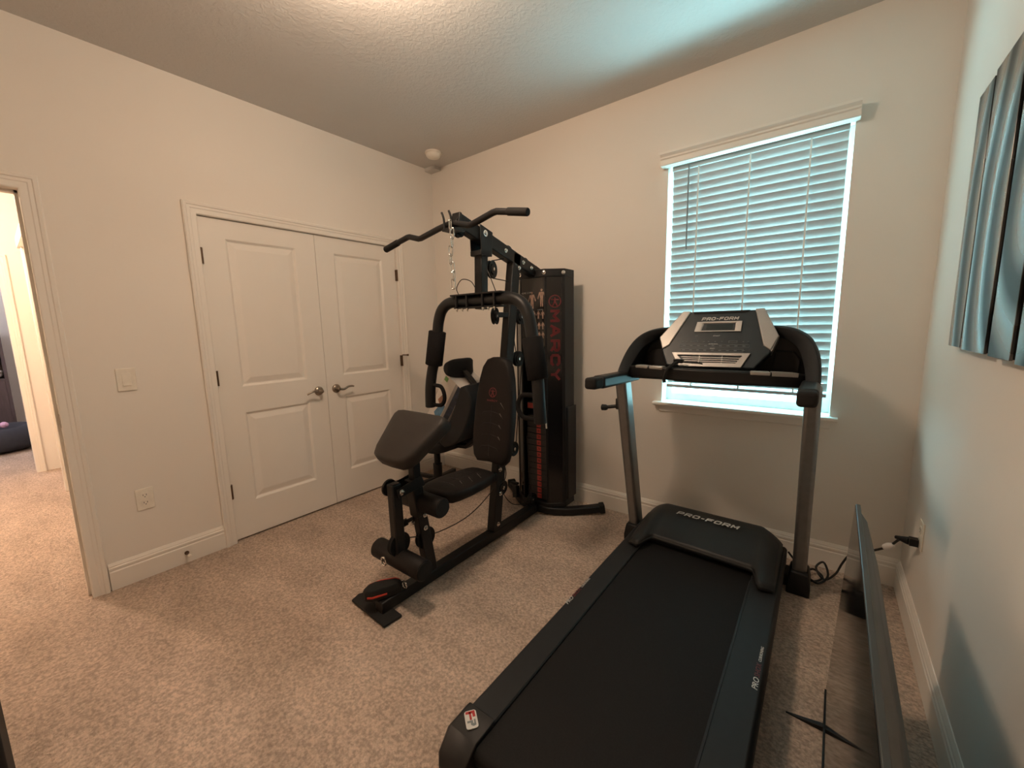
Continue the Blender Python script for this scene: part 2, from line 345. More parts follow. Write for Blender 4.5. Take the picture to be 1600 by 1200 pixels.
# closet doors: two-panel leaves
def leaf(name, y0, y1, pa, pb, hy, hsgn, lab):
    z0, z1 = .012, KZ-.004; X = -.010; m = MB()
    pans = [(.245, .830), (.998, 1.903)]
    def q(a, b, c, d): m.add([(X, y, z) for y, z in ((a,c),(b,c),(b,d),(a,d))], [(0,1,2,3)])
    q(y0, pa, z0, z1); q(pb, y1, z0, z1); q(pa, pb, z0, .245); q(pa, pb, .830, .998); q(pa, pb, 1.903, z1)
    for a, b in pans:
        rs = []
        for ins, dx in ((0, 0), (.006, -.004), (.013, -.011), (.019, -.0115), (.050, -.003), (.055, -.0022)):
            rs.append([(X+dx, y, z) for y, z in ((pa+ins, a+ins), (pb-ins, a+ins), (pb-ins, b-ins), (pa+ins, b-ins))])
        k = len(m.v); m.v += [V(p) for r in rs for p in r]
        for i in range(len(rs)-1):
            for e in range(4): f = (e+1) % 4; m.f.append([k+i*4+e, k+i*4+f, k+i*4+4+f, k+i*4+4+e])
        m.f.append([k+(len(rs)-1)*4+e for e in range(4)])
    m.box((X-.036, y0, z0), (X-.0125, y1, z1))
    for a, b in (((y0,z0),(y0,z1)), ((y0,z1),(y1,z1)), ((y1,z1),(y1,z0)), ((y1,z0),(y0,z0))):
        m.add([(X,*a),(X,*b),(X-.014,*b),(X-.014,*a)], [(0,1,2,3)])
    o = struct(m.build(name, 'trim', smooth=0, recalc=False), lab)
    for z in (.340, 1.066, 1.788):
        h = MB().cyl((.006, hy, z-.046), (.006, hy, z+.046), .0075, 12).box((-.012, hy-.010, z-.046), (.002, hy+.010, z+.046)).build('hinge', 'bronze', o)
    # lever handle
    sy = 1 if hsgn > 0 else -1; cy = y0+.070 if hsgn > 0 else y1-.062; zc = .902
    hd = MB().lathe((X, cy, zc), (1,0,0), [(0,.033),(.004,.033),(.010,.028),(.014,.018),(.016,.012),(.040,.011),(.052,.013),(.056,.010),(.057,0)], 24)
    dz = -1 if hsgn < 0 else 1
    pts = bez([(.045, cy, zc), (.050, cy+sy*.030, zc-.004), (.052, cy+sy*.062, zc+.010), (.050, cy+sy*.092, zc+.012 if hsgn > 0 else zc+.002), (.046, cy+sy*.112, zc+.008 if hsgn > 0 else zc-.008)], 6)
    hd.tube(pts, [.0095-.0035*i/(len(pts)-1) for i in range(len(pts))], 10)
    hd.build('handle', 'nickel', o)
    return o
YM = (KY0+KY1)/2
d1 = leaf('door_1', KY0+.003, YM-.0015, -1.677, -1.264, KY0+.001, -1, 'white two-panel closet door on the left, lever pointing left')
d2 = leaf('door_2', YM+.0015, KY1-.003, 2*YM+1.264, 2*YM+1.677, KY1-.001, 1, 'white two-panel closet door on the right, behind the gym')
MB().cyl((.012, KY1, 1.115), (.060, KY1+.02, 1.115), .005, 8).lathe((.055, KY1+.018, 1.115), (.9,.38,0), [(0,.009),(.010,.009)], 12).build('hinge_stop', 'bronze', d2)

# switch, outlets, door stop, smoke alarm
t = empty('light_switch', (0, -2.210, 1.047), 'white light switch plate on the wall between entry and closet', 'light switch')
MB().box((0, -2.249, 1.047), (.006, -2.171, 1.167)).build('cover_plate', 'plastic_white', t, .003)
MB().prism([(.004, -2.227, 1.075), (.010, -2.227, 1.075), (.0065, -2.227, 1.141), (.004, -2.227, 1.141)], (0, .034, 0)).build('rocker', 'plastic_white', t, .001)
def outlet(name, x, y, z, sg, lab):
    t = empty(name, (x, y, z-.060), lab, 'wall outlet')
    MB().box((x, y-.038, z-.060), (x+sg*.006, y+.038, z+.060)).build('cover_plate', 'plastic_white', t, .003)
    for k in (-.021, .021):
        r = MB(); r.m = frame((x+sg*.005, y, z+k), (0,1,0), (0,0,1), (sg,0,0)) if sg > 0 else frame((x+sg*.005, y, z+k), (0,-1,0), (0,0,1), (-1,0,0))
        r.prism([(*p, 0) for p in rounded(.034, .030, .010)], (0,0,.003)); ro = r.build('receptacle', 'plastic_white', t)
        s = MB()
        for dy in (-.007, .007): s.box((x+sg*.006, y+dy-.0012, z+k-.002), (x+sg*.0084, y+dy+.0012, z+k+.007))
        s.cyl((x+sg*.006, y, z+k-.008), (x+sg*.0084, y, z+k-.008), .0026, 10).build('slots', 'slot', ro)
    return t
outlet('wall_outlet', 0, -2.211, .445, 1, 'white duplex outlet low on the wall left of the closet')
outlet('wall_outlet', W, -.388, .450, -1, 'white outlet on the right wall with the black plug in it')
t = empty('door_stop', (.014, -2.071, .035), 'small metal door stop on the baseboard left of the closet', 'door stop')
MB().lathe((.014, -2.071, .062), (1,0,0), [(0,.011),(.006,.011),(.007,.005),(.050,.005),(.051,.005)], 14).build('spring', 'bronze', t)
MB().lathe((.062, -2.071, .062), (1,0,0), [(0,.008),(.002,.0095),(.014,.0095),(.017,.006)], 14).build('bumper_tip', 'plastic_white', t)
t = empty('smoke_alarm', (.311, -.250, H-.05), 'round white smoke alarm on the ceiling near the corner', 'smoke alarm')
MB().lathe((.311, -.250, H), (0,0,-1), [(0,.066),(.012,.066),(.014,.060)], 32).build('base_ring', 'plastic_white', t)
MB().lathe((.311, -.250, H-.012), (0,0,-1), [(0,.058),(.016,.057),(.028,.048),(.034,.030),(.036,.002)], 32).build('cover', 'plastic_white', t)
# ceiling fixture (just above the frame)
t = empty('ceiling_light', (LAMP[0], LAMP[1], H-.185), 'flush ceiling light with two bulbs over a round diffuser', 'ceiling light')
MB().lathe((*LAMP, H), (0,0,-1), [(0,.07),(.02,.07),(.03,.05),(.035,.01)], 28).build('canopy', 'plastic_white', t)
MB().lathe((LAMP[0], LAMP[1], H-.175), (0,0,-1), [(0,.10),(.006,.10),(.0065,.09)], 28).cyl((*LAMP, H-.175), (*LAMP, H-.03), .006, 8).build('diffuser', 'plastic_white', t)
for dx, dy in ((-.09, -.05), (.09, .05)):
    MB().cyl((LAMP[0]+dx*.25, LAMP[1]+dy*.25, H-.03), (LAMP[0]+dx*.9, LAMP[1]+dy*.9, H-.06), .012, 10).cyl((LAMP[0]+dx, LAMP[1]+dy, H-.075), (LAMP[0]+dx*.88, LAMP[1]+dy*.88, H-.05), .017, 14).build('socket', 'plastic_white', t)

# ------------------------------------------------------------------ window, blind
wf = MB()
for a, b in (((WX0, .10, WZ0), (WX0+.035, .15, WZ1)), ((WX1-.035, .10, WZ0), (WX1, .15, WZ1)), ((WX0+.035, .10, WZ1-.035), (WX1-.035, .15, WZ1)), ((WX0+.035, .10, WZ0), (WX1-.035, .15, WZ0+.045))): wf.box(a, b)
wo = struct(wf.build('window_1', 'vinyl_frame', smooth=0), 'white framed window behind the blind')
MB().box((WX0+.03, .120, WZ0+.04), (WX1-.03, .124, WZ1-.03)).build('window_glass', 'glass', wo, smooth=0)
si = MB(); si.prism([(2.050, -.042, WZ0-.020), (2.050, -.046, WZ0-.015), (2.050, -.046, WZ0-.005), (2.050, -.042, WZ0), (2.050, 0, WZ0), (2.050, 0, WZ0-.020)], (.940, 0, 0))
si.box((WX0, -.001, WZ0-.020), (WX1, .10, WZ0)); struct(si.build('trim_6', 'trim', smooth=0), 'white window sill')
ap = [(0, WZ0-.020), (-.020, WZ0-.020), (-.018, WZ0-.030), (-.014, WZ0-.040), (-.014, WZ0-.060), (-.009, WZ0-.066), (0, WZ0-.066)]
struct(MB().prism([(2.085, y, z) for y, z in ap], (.875, 0, 0)).build('trim_7', 'trim', smooth=25), 'white moulding under the window sill')
BL = empty('window_blind', (2.525, .03, .93), 'white two inch slat blind with wand covering the window', 'blind')
va = [(-.005, 2.258), (-.058, 2.258), (-.061, 2.263), (-.061, 2.290), (-.066, 2.296), (-.066, 2.304), (-.071, 2.312), (-.078, 2.318), (-.078, 2.330), (-.005, 2.330)]
vm = MB().prism([(2.066, y, z) for y, z in va], (.906, 0, 0)); vm.build('valance', 'trim', BL, smooth=25)
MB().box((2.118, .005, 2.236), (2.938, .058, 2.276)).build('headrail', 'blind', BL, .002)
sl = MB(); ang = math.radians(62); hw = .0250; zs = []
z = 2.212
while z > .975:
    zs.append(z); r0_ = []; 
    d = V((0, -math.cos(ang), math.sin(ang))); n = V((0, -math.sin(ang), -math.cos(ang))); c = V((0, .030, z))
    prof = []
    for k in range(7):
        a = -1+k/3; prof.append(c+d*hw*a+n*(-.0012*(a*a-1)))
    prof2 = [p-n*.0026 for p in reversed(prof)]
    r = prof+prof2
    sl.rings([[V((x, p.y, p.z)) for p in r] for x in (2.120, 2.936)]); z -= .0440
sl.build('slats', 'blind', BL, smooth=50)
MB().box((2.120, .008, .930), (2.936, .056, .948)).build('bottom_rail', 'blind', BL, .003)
for x in (2.263, 2.524, 2.790):
    ye = .030-math.cos(ang)*hw-.0035; yo = .030+math.cos(ang)*hw+.0035
    MB().box((x-.0035, ye-.0012, .945), (x+.0035, ye+.0004, 2.24)).box((x-.0035, yo, .945), (x+.0035, yo+.0015, 2.24)).build('ladder_cord', 'cord_white', BL)
MB().cyl((2.213, -.004, 2.250), (2.213, -.004, 1.770), .0042, 8).build('tilt_wand', 'wand_grey', BL)
struct(MB().box((-8, BT, 2.62), (5, .36, 2.70)).build('eave_blocker', 'trim', smooth=0), 'unseen eave slab added to block the upper sky')  # added slab out of view, cuts high sky light on the slats

# ------------------------------------------------------------------ hallway and far room
hw_ = MB().box((-2.31, -2.355, 0), (-T, -2.235, H)).box((-3.25, -2.235, 0), (-2.31, -2.115, H))
struct(hw_.build('wall_hall_right', 'wall', smooth=0), 'hallway wall seen through the entry')
struct(MB().box((-3.37, -2.43, 0), (-3.25, -1.1, H)).box((-3.37, -3.40, 2.05), (-3.25, -2.43, H)).box((-3.37, -4.6, 0), (-3.25, -3.40, H)).build('wall_hall_end', 'wall', smooth=0))
struct(MB().box((-6.4, -4.6, 0), (0-T, -4.5, H)).box((-6.4, -4.5, 0), (-6.3, .12, H)).box((-6.3, -1.2, 0), (-3.37, -1.1, H)).build('wall_far', 'wall', smooth=0))
struct(MB().box((-.10, -4.5, 0), (-.02, -D-T, H)).build('wall_hall_near', 'wall', smooth=0))
casing('trim_8', -3.40, -2.49, 2.05, 'white casing of the far doorway', x=-3.25)
struct(MB().box((-3.375, -2.49, 0), (-3.25, -2.43, 2.05)).build('trim_9', 'trim', smooth=0))
struct(MB().box((-2.31, -2.375, 0), (-2.235, -2.355, 2.06)).box((-2.36, -2.39, 2.06), (-1.35, -2.355, 2.15)).box((-1.43, -2.375, 0), (-1.35, -2.355, 2.06)).build('trim_10', 'trim', bevel=.004), 'white casing on the hallway wall')
baseboard('baseboard_hall', (-1.35, -2.355, 0), (-T, -2.355, 0), (0,-1,0))
bx, by = -4.90, -2.75
t = empty('pet_bed', (bx, by, 0), 'round charcoal pet bed on the carpet of the far room', 'pet bed')
MB().tube([(bx+.32*math.cos(a*math.pi/16), by+.32*math.sin(a*math.pi/16), .15) for a in range(32)], .135, 16, True).build('bolster', 'bed_fabric', t)
MB().lathe((bx, by, .02), (0,0,1), [(0,.30),(.08,.31),(.12,.25),(.13,.01)], 28).build('cushion', 'bed_fabric', t)
t = empty('plush_toy', (-4.72, -2.68, .27), 'purple and pink plush toy lying on the pet bed', 'plush toy')
b = MB().lathe((-4.85, -2.78, .315), (.7,.7,.1), [(0,.01),(.02,.045),(.07,.060),(.13,.05),(.16,.02),(.165,.004)], 16); b.build('body', 'plush', t)
MB().lathe((-4.72, -2.66, .315), (.6,.5,.2), [(0,.01),(.015,.03),(.05,.038),(.08,.02),(.085,.004)], 14).build('head', 'plush_pink', t)
sx0, sx1, sy0, sy1 = -5.75, -5.40, -3.75, -2.52
t = empty('shelf_unit', (-5.58, -3.0, 0), 'dark wooden shelf unit against the wall of the far room', 'shelf unit')
k = MB().box((sx0, sy0, 0), (sx1, sy0+.03, 1.72)).box((sx0, sy1-.03, 0), (sx1, sy1, 1.72)).box((sx0, sy0, 0), (sx0+.02, sy1, 1.72))
k.build('carcass', 'dark_wood', t, .003)
for z in (.80, 1.10, 1.40, 1.70): MB().box((sx0, sy0+.03, z), (sx1, sy1-.03, z+.025)).build('shelf', 'dark_wood', t)
MB().box((sx1-.02, sy0+.03, .02), (sx1, sy1-.03, .80)).build('door_panel', 'dark_wood', t, .003)
tag(MB().lathe((-5.52, -2.68, .825), (0,0,1), [(0,.08),(.03,.12),(.09,.13),(.13,.08),(.15,.03),(.155,.004)], 18).build('white_bag', 'bag_white'), 'crumpled white bag on the lowest open shelf of the far dark unit', 'bag')
tag(MB().lathe((-5.52, -2.68, 1.125), (0,0,1), [(0,.06),(.004,.09),(.05,.11),(.07,.11),(.07,.10),(.02,.07)], 18).build('bowl', 'bag_white'), 'white bowl on the middle shelf of the far dark unit', 'bowl')
tag(MB().box((1.00, -2.98, 0), (1.208, -2.747, .62)).build('cabinet', 'seam', bevel=.006), 'black furniture edge cut off by the lower left corner of the photo', 'furniture')

# ------------------------------------------------------------------ wall art
A = empty('wall_art', (W-.02, -1.1, 1.235), 'brushed metal panel artwork with swirls on the right wall', 'wall art')
for y0, y1, x, z0, z1 in ((-.578, -.728, 3.254, 1.238, 2.036), (-.742, -.985, 3.254, 1.234, 2.046), (-1.030, -1.190, 3.252, 1.232, 2.052), (-1.235, -1.48, 3.250, 1.228, 2.040), (-1.52, -1.68, 3.254, 1.236, 2.046)):
    p = MB().box((x, y1, z0), (x+.006, y0, z1)).build('metal_panel', 'art_metal', A, .001)
    MB().box((x+.006, y1+.002, z0+.002), (x+.012, y0-.002, z1-.002)).box((x+.012, y1+.03, z0+.06), (W, y1+.05, z1-.06)).box((x+.012, y0-.05, z0+.06), (W, y0-.03, z1-.06)).build('backing', 'art_edge', p)
b = MB()
for y in (-1.008, -1.212, -1.50): b.box((3.262, y-.034, 1.236), (3.274, y+.034, 2.040))
b.build('backing_strip', 'art_edge', A)

# ------------------------------------------------------------------ treadmill
TX = 2.466
TM = empty('treadmill', (TX, -1.1, 0), 'large black and grey folding treadmill in front of the window', 'treadmill')
RX = (2.105, 2.207, 2.715, 2.830)                 # left rail, right rail edges
MB().box((RX[0]+.03, -1.90, .055), (RX[3]-.03, -.34, .130)).build('deck_frame', 'plastic_black', TM, .004)
bt = MB(); prof = []
for k in range(9): a = math.radians(90+180*k/8); prof.append((-1.925+.024*math.cos(a), .136+.024*math.sin(a)))
prof += [(-.40, .112), (-.40, .160)]
bt.rings([[V((x, y, z)) for y, z in prof] for x in (RX[1]-.004, RX[2]+.004)]); bt.build('walking_belt', 'belt', TM, smooth=50)
def rail(x0, x1, outer):
    s = -1 if outer == x0 else 1; inn = x1 if outer == x0 else x0
    p = [(outer-s*.012, .050), (outer, .075), (outer, .158), (outer-s*.010, .170), (inn+s*.004, .170), (inn, .166), (inn, .100), (inn, .050)]
    return MB().rings([[V((x, y, z)) for x, z in p] for y in (-1.86, -.235)]).build('foot_rail', 'graphite', TM, .003)
lr = rail(RX[0], RX[1], RX[0]); rr = rail(RX[2], RX[3], RX[3])
for x0, x1, o, i in ((RX[0], RX[1], RX[0]-.012, RX[1]), (RX[2], RX[3], RX[3]+.012, RX[2])):
    s = 1 if o < i else -1
    m = MB().rings([[V(p) for p in r] for r in (
        [(o, -1.850, 0.012), (o, -1.850, .160), (o+s*.012, -1.850, .1745), (i, -1.850, .1745), (i, -1.850, .012)],
        [(o, -1.935, 0.002), (o, -1.935, .155), (o+s*.012, -1.935, .170), (i, -1.935, .170), (i, -1.935, .002)],
        [(o+s*.010, -1.985, 0.0), (o+s*.010, -1.985, .120), (o+s*.020, -1.985, .135), (i, -1.985, .135), (i, -1.985, .0)],
        [(o+s*.026, -2.000, .010), (o+s*.026, -2.000, .100), (o+s*.030, -2.000, .112), (i, -2.000, .112), (i, -2.000, .010)])])
    cpo = m.build('rear_end_cap', 'plastic_black', TM, .003)
    if s == 1:
        lg = MB(); lg.m = frame((2.148, -1.892, .1745), (.80, -.6, 0), (.6, .80, 0), (0,0,1))
        lg.prism([(*p, -.001) for p in rounded(.058, .036, .008)], (0,0,.0025)); lo = lg.build('badge', 'lettering', cpo); tag(lo, 'white and red maker badge')
        e = MB(); e.m = lg.m.copy(); e.prism([(-.026,.014,.001),(-.006,.014,.001),(-.006,.006,.001),(-.018,.006,.001),(-.018,-.014,.001),(-.026,-.014,.001)][::-1], (0,0,.0012)).prism([(-.026+.002,.002,.001),(.002,.002,.001),(.002,-.004,.001),(-.024,-.004,.001)][::-1], (0,0,.0012)); e.build('red_mark', 'red', lo)
        e = MB(); e.m = lg.m.copy(); e.prism([(.002,.012,.001),(.020,.012,.001),(.022,.004,.001),(.018,-.003,.001),(.010,-.003,.001),(.010,-.013,.001),(.004,-.013,.001),(.004,.004,.001),(.014,.004,.001),(.014,.007,.001),(.002,.007,.001)][::-1], (0,0,.0012)); e.build('grey_mark', 'outline_grey', lo)
MB().cyl((RX[1], -1.925, .118), (RX[2], -1.925, .118), .020, 20).build('rear_roller', 'plastic_black', TM)
MB().box((RX[2]-.002, -1.84, .155), (RX[2]+.006, -.66, .1725)).build('rail_trim', 'graphite', rr, .001)
# decals on the rails
for y, x, par in ((-1.165, 2.119, lr), (-1.165, 2.808, rr)):
    F = frame((x, y, .1704), (0,1,0), (-1,0,0), (0,0,1))
    def sub(dx): return frame((x, y+dx, .1704), (0,1,0), (-1,0,0), (0,0,1))
    text('rail_lettering', 'PRO', .024, 'lettering', par, sub(-.085), .25, .0004, 1.15)
    text('rail_lettering', 'SHOX', .022, 'red_dim', par, sub(-.022), .25, .0004, 1.1)
    text('rail_lettering', 'CUSHIONING', .013, 'lettering', par, sub(.062), .25, .0004, 1.0)
# motor hood
hm = MB(); NU, NV = 48, 14; HX0, HX1 = 2.148, 2.812; rows = []
def yf(u):
    a = abs(u)
    if a < .70: return -.598-.018*u
    t = (a-.70)/.30; s_ = min(1, t/.42); s_ = s_*s_*(3-2*s_); return -.598-.018*u-.115*s_+.030*max(0, (t-.5)/.5)
for j in range(NV+1):
    v = j/NV; row = []
    for i in range(NU+1):
        u = -1+2*i/NU; a = abs(u); yb = -.245-.035*max(0, (a-.7)/.3)**1.5
        y = yb+(yf(u)-yb)*v
        side = 1-max(0, (a-.72)/.28)**2.2*.62
        zt = .178+.098*side*math.sin(math.pi*min(1, .16+v*.62))**.8 if v < 1.01 else 0
        zt = .178+(.102*(1-(max(0, (v-.30)/.70))**1.35*.72))*side*min(1, (v+.12)/.26)**.6
        row.append(V((HX0+(HX1-HX0)*i/NU, y, zt)))
    rows.append(row)
nn = NU+1
hm.add([p for r in rows for p in r], [(j*nn+i, j*nn+i+1, (j+1)*nn+i+1, (j+1)*nn+i) for j in range(NV) for i in range(NU)])
loop = [rows[0][i] for i in range(nn)]+[rows[j][NU] for j in range(1, NV+1)]+[rows[NV][i] for i in range(NU-1, -1, -1)]+[rows[j][0] for j in range(NV-1, 0, -1)]
def skirt(pts, dz, zmin):
    low = [V((p.x, p.y, max(zmin, p.z-dz))) for p in pts]; n = len(pts)
    hm.add(list(pts)+low, [(k, (k+1) % n, n+(k+1) % n, n+k) for k in range(n)])
front = set(range(nn+NV-1, nn+NV+NU))
low = [V((p.x, p.y, (p.z-.020 if k in front else .06))) for k, p in enumerate(loop)]
n = len(loop); hm.add(list(loop)+low, [(k, (k+1) % n, n+(k+1) % n, n+k) for k in range(n)])
ho = hm.build('motor_hood', 'hood', TM, smooth=50)
mo = ho.modifiers.new('thick', 'SOLIDIFY'); mo.thickness = .003; mo.offset = -1
sl_ = math.atan2(.035, .2)
block_text('hood_lettering', 'PRO-FORM', .034, .034, .0075, .0065, 'lettering', ho, frame((2.474, -.392, .2845), (1,-.012,0), (0,.985,.10), (0,-.10,.985)), .25)
MB().box((RX[1], -.56, .150), (RX[2], -.28, .185)).build('front_cross_cover', 'plastic_black', TM)
MB().box((RX[0]+.02, -.40, .02), (RX[3]-.02, -.25, .13)).build('motor_pan', 'plastic_black', TM, .01)
# uprights
for sx, xb in ((-1, 2.052), (1, 2.888)):
    x = xb
    MB().bar([(x, -.280, .045), (x-.0, -.545, 1.055)], .060, .092, (0,1,.25)).build('upright', 'post_grey', TM, .016, seg=4)
    b = MB().rings([[V((x+cx*w_, -.285+cy*d_+(z*-.2), z)) for cx, cy in ((-1,-1),(1,-1),(1,1),(-1,1))] for z, w_, d_ in ((0,.048,.085),(.05,.048,.080),(.105,.040,.060),(.118,.037,.052))]); b.build('upright_boot', 'plastic_black', TM, .006)
    MB().box((min(x, TX+sx*.34), -.36, .03), (max(x, TX+sx*.34), -.26, .09)).build('base_bracket', 'plastic_black', TM, .004)
    xa = 2.076 if sx < 0 else 2.876
    ar = MB().bar([(xa, -.430, 1.055), (xa, -.56, 1.058), (xa, -.90, 1.068)], .064, .060, (0,0,1)).build('handrail', 'plastic_black', TM, .014, seg=4)
    MB().bar([(xa, -.895, 1.068), (xa, -.985, 1.0715)], .060, .054, (0,0,1)).build('handrail_cap', 'rubber', ar, .014, seg=4)
# height pin on the left upright
k = MB().box((2.000, -.520, .862), (2.030, -.468, .925)).build('latch_bracket', 'plastic_black', TM, .006)
MB().cyl((2.010, -.505, .880), (1.935, -.525, .868), .010, 12).lathe((1.945, -.523, .868), (-1,-.2,0), [(-.01,.012),(.0,.017),(.022,.018),(.026,.012)], 16).build('latch_knob', 'plastic_black', k)
# console arch: swept shell each side with dark recessed tray behind
HALF = [(.420, 1.052), (.424, 1.090), (.420, 1.150), (.403, 1.212), (.372, 1.262), (.322, 1.294), (.255, 1.309), (.15, 1.313)]
ARY = [-.655, -.625, -.575, -.530, -.490, -.460, -.425, -.385]
def arch(sg):
    pts = bez([(TX+.014+sg*a, y, z) for (a, z), y in zip(HALF, ARY)], 5); n = len(pts); rs = []
    for i, p in enumerate(pts):
        t = pts[min(i+1, n-1)]-pts[max(i-1, 0)]; t.y = 0; t.normalize(); nr = V((t.z, 0, -t.x))*(1 if sg > 0 else -1)
        if nr.x*sg < 0 and abs(nr.x) > .2: nr = -nr
        w_ = i/(n-1); yb_ = -.325; th = .040+.016*math.sin(math.pi*w_)
        q = V((p.x, 0, p.z)); yf_ = p.y
        rs.append([q+V((0, yf_, 0)), q+V((0, yf_+.02, 0))+nr*.006, q+V((0, yb_, 0))+nr*.004, q+V((0, yb_, 0))-nr*th, q+V((0, yf_+.030, 0))-nr*th, q+V((0, yf_+.004, 0))-nr*th*.45])
    return MB().rings(rs).build('console_arch', 'graphite', TM, .003, smooth=50)
for sg in (-1, 1): arch(sg)
def tray(sg):
    c = TX+.014; poly = [(c+sg*.11, 1.08), (c+sg*.390, 1.08), (c+sg*.402, 1.165), (c+sg*.385, 1.215), (c+sg*.355, 1.252), (c+sg*.30, 1.278), (c+sg*.22, 1.288), (c+sg*.11, 1.288)]
    o = MB().prism([(x, -.375, z) for x, z in poly], (0, .035, 0)).build('console_tray', 'plastic_black', TM, .004)
    cup = [(c+sg*.24, 1.10), (c+sg*.345, 1.10), (c+sg*.350, 1.155), (c+sg*.325, 1.195), (c+sg*.25, 1.200)]
    MB().prism([(x, -.400, z) for x, z in cup], (0, .03, 0)).build('cup_recess', 'seam', o, .004)
    MB().box((c+sg*.11, -.50, 1.068), (c+sg*.385, -.345, 1.085)).build('tray_floor', 'plastic_black', o, .004)
for sg in (-1, 1): tray(sg)
# pulse grip bar
pb = bez([(2.072, -.50, 1.075), (2.13, -.565, 1.092), (2.25, -.615, 1.096), (2.47, -.635, 1.092), (2.70, -.615, 1.090), (2.82, -.565, 1.084), (2.876, -.50, 1.072)], 6)
po_ = MB().bar(pb, .050, .060).build('pulse_bar', 'plastic_black', TM, .012, seg=3)
for x0, x1 in ((2.150, 2.222), (2.226, 2.298), (2.662, 2.734), (2.738, 2.822)):
    seg_ = [p+V((0, -.008, .0245)) for p in pb if x0 <= p.x <= x1]
    def at_(x):
        for a, b in zip(pb, pb[1:]):
            if a.x <= x <= b.x: t = (x-a.x)/(b.x-a.x); return a+(b-a)*t+V((0, -.008, .0245))
    MB().bar([at_(x0)]+seg_+[at_(x1)], .038, .018).build('pulse_sensor', 'silver', po_, .006, seg=3)
MB().box((2.33, -.60, 1.052), (2.66, -.40, 1.085)).build('console_neck', 'plastic_black', TM, .01)
MB().box((2.10, -.56, 1.052), (2.86, -.36, 1.070)).build('console_underside', 'plastic_black', TM, .008)
# console head
CF = frame((2.486, -.56, 1.10), (1,0,0), (0,.49,.872), (0,-.872,.49))
def cm(): m = MB(); m.m = CF; return m
OUT = [(-.166,.334),(.190,.336),(.258,.190),(.236,.120),(.232,.110),(.178,.030),(-.205,.032),(-.236,.100),(-.242,.120),(-.262,.185)]
c_ = cm(); bk = [(x*.9, .03+y*.88, -.085) for x, y in OUT]
c_.rings([[(x, y, -.002) for x, y in OUT], [(x*1.0, y, -.035) for x, y in OUT], bk][::-1])
CO = c_.build('console', 'slate', TM, .006, seg=3)
for nm, pl_ in (('console_wing', [(-.170,.337),(-.130,.335),(-.208,.142),(-.240,.119),(-.265,.185)]), ('console_wing', [(.154,.336),(.192,.339),(.261,.192),(.236,.121),(.205,.145)])):
    w_ = cm(); w_.prism([(x, y, -.020) for x, y in pl_][::-1], (0,0,.026)); w_.build(nm, 'silver', CO, .004)
# outer silver edge of the right wing, turned back
cm().prism([(.258,.195,-.05),(.262,.195,0),(.240,.120,0),(.236,.120,-.05)], (-.004,0,0)).build('wing_edge', 'silver', CO)
dm = cm(); dm.rings([[(-.092,.272,0),(.107,.273,0),(.107,.218,0),(-.099,.217,0)], [(-.092,.272,.004),(.107,.273,.004),(.107,.218,.004),(-.099,.217,.004)], [(-.066,.266,.004),(.084,.266,.004),(.084,.222,.004),(-.074,.222,.004)], [(-.060,.263,.001),(.080,.263,.001),(.080,.224,.001),(-.068,.224,.001)]], cap=False); do = dm.build('display_frame', 'silver', CO)
cm().prism([(-.070,.223,-.001),(.082,.223,-.001),(.082,.265,-.001),(-.070,.265,-.001)], (0,0,.002)).build('display_bezel', 'slate', do)
cm().prism([(-.046,.229,.001),(.070,.229,.001),(.070,.258,.001),(-.046,.258,.001)], (0,0,.0012)).build('display_screen', 'lcd', do)
block_text('console_lettering', 'PRO-FORM', .0175, .0185, .0042, .0032, 'lettering', CO, CF @ Matrix.Translation((.008, .291, -.0015)), .25)
text('console_lettering', 'START', .008, 'lettering', CO, CF @ Matrix.Translation((.004, .196, -.0015)), .2, .0005, 1.3)
text('console_lettering', 'I FIT', .008, 'outline_grey', CO, CF @ Matrix.Translation((-.085, .196, -.0015)), 0, .0005, 1.0)
cm().prism([(-.115,.321,-.001),(.120,.322,-.001),(.135,.333,-.001),(-.120,.332,-.001)], (0,0,.004)).build('book_slot', 'seam', CO, .001)
bb = cm()
def ringrect(x0, x1, y0, y1, t=.0012):
    for a, b in (((x0,y0),(x1,y0+t)), ((x0,y1-t),(x1,y1)), ((x0,y0),(x0+t,y1)), ((x1-t,y0),(x1,y1))): bb.box((*a, -.0025), (*b, -.0008))
ringrect(-.160, .150, .134, .150); ringrect(-.150, .128, .110, .126); ringrect(-.108, -.075, .160, .170); ringrect(.062, .098, .160, .170)
for i in range(9):
    for y in (.142, .118): bb.box((-.142+i*.033, y-.0015, -.0025), (-.130+i*.033, y+.0015, -.0008))
for i in (-.15, -.13, -.05, -.03, .0, .03, .12, .14): bb.box((i, .164, -.0025), (i+.006, .166, -.0008))
bb.build('button_outlines', 'outline_grey', CO)
text('console_lettering', 'INTENSITY', .007, 'lettering', CO, CF @ Matrix.Translation((-.004, .151, -.0012)), 0, .0005, 1.2)
text('console_lettering', 'SPEED', .007, 'lettering', CO, CF @ Matrix.Translation((-.004, .127, -.0012)), 0, .0005, 1.2)
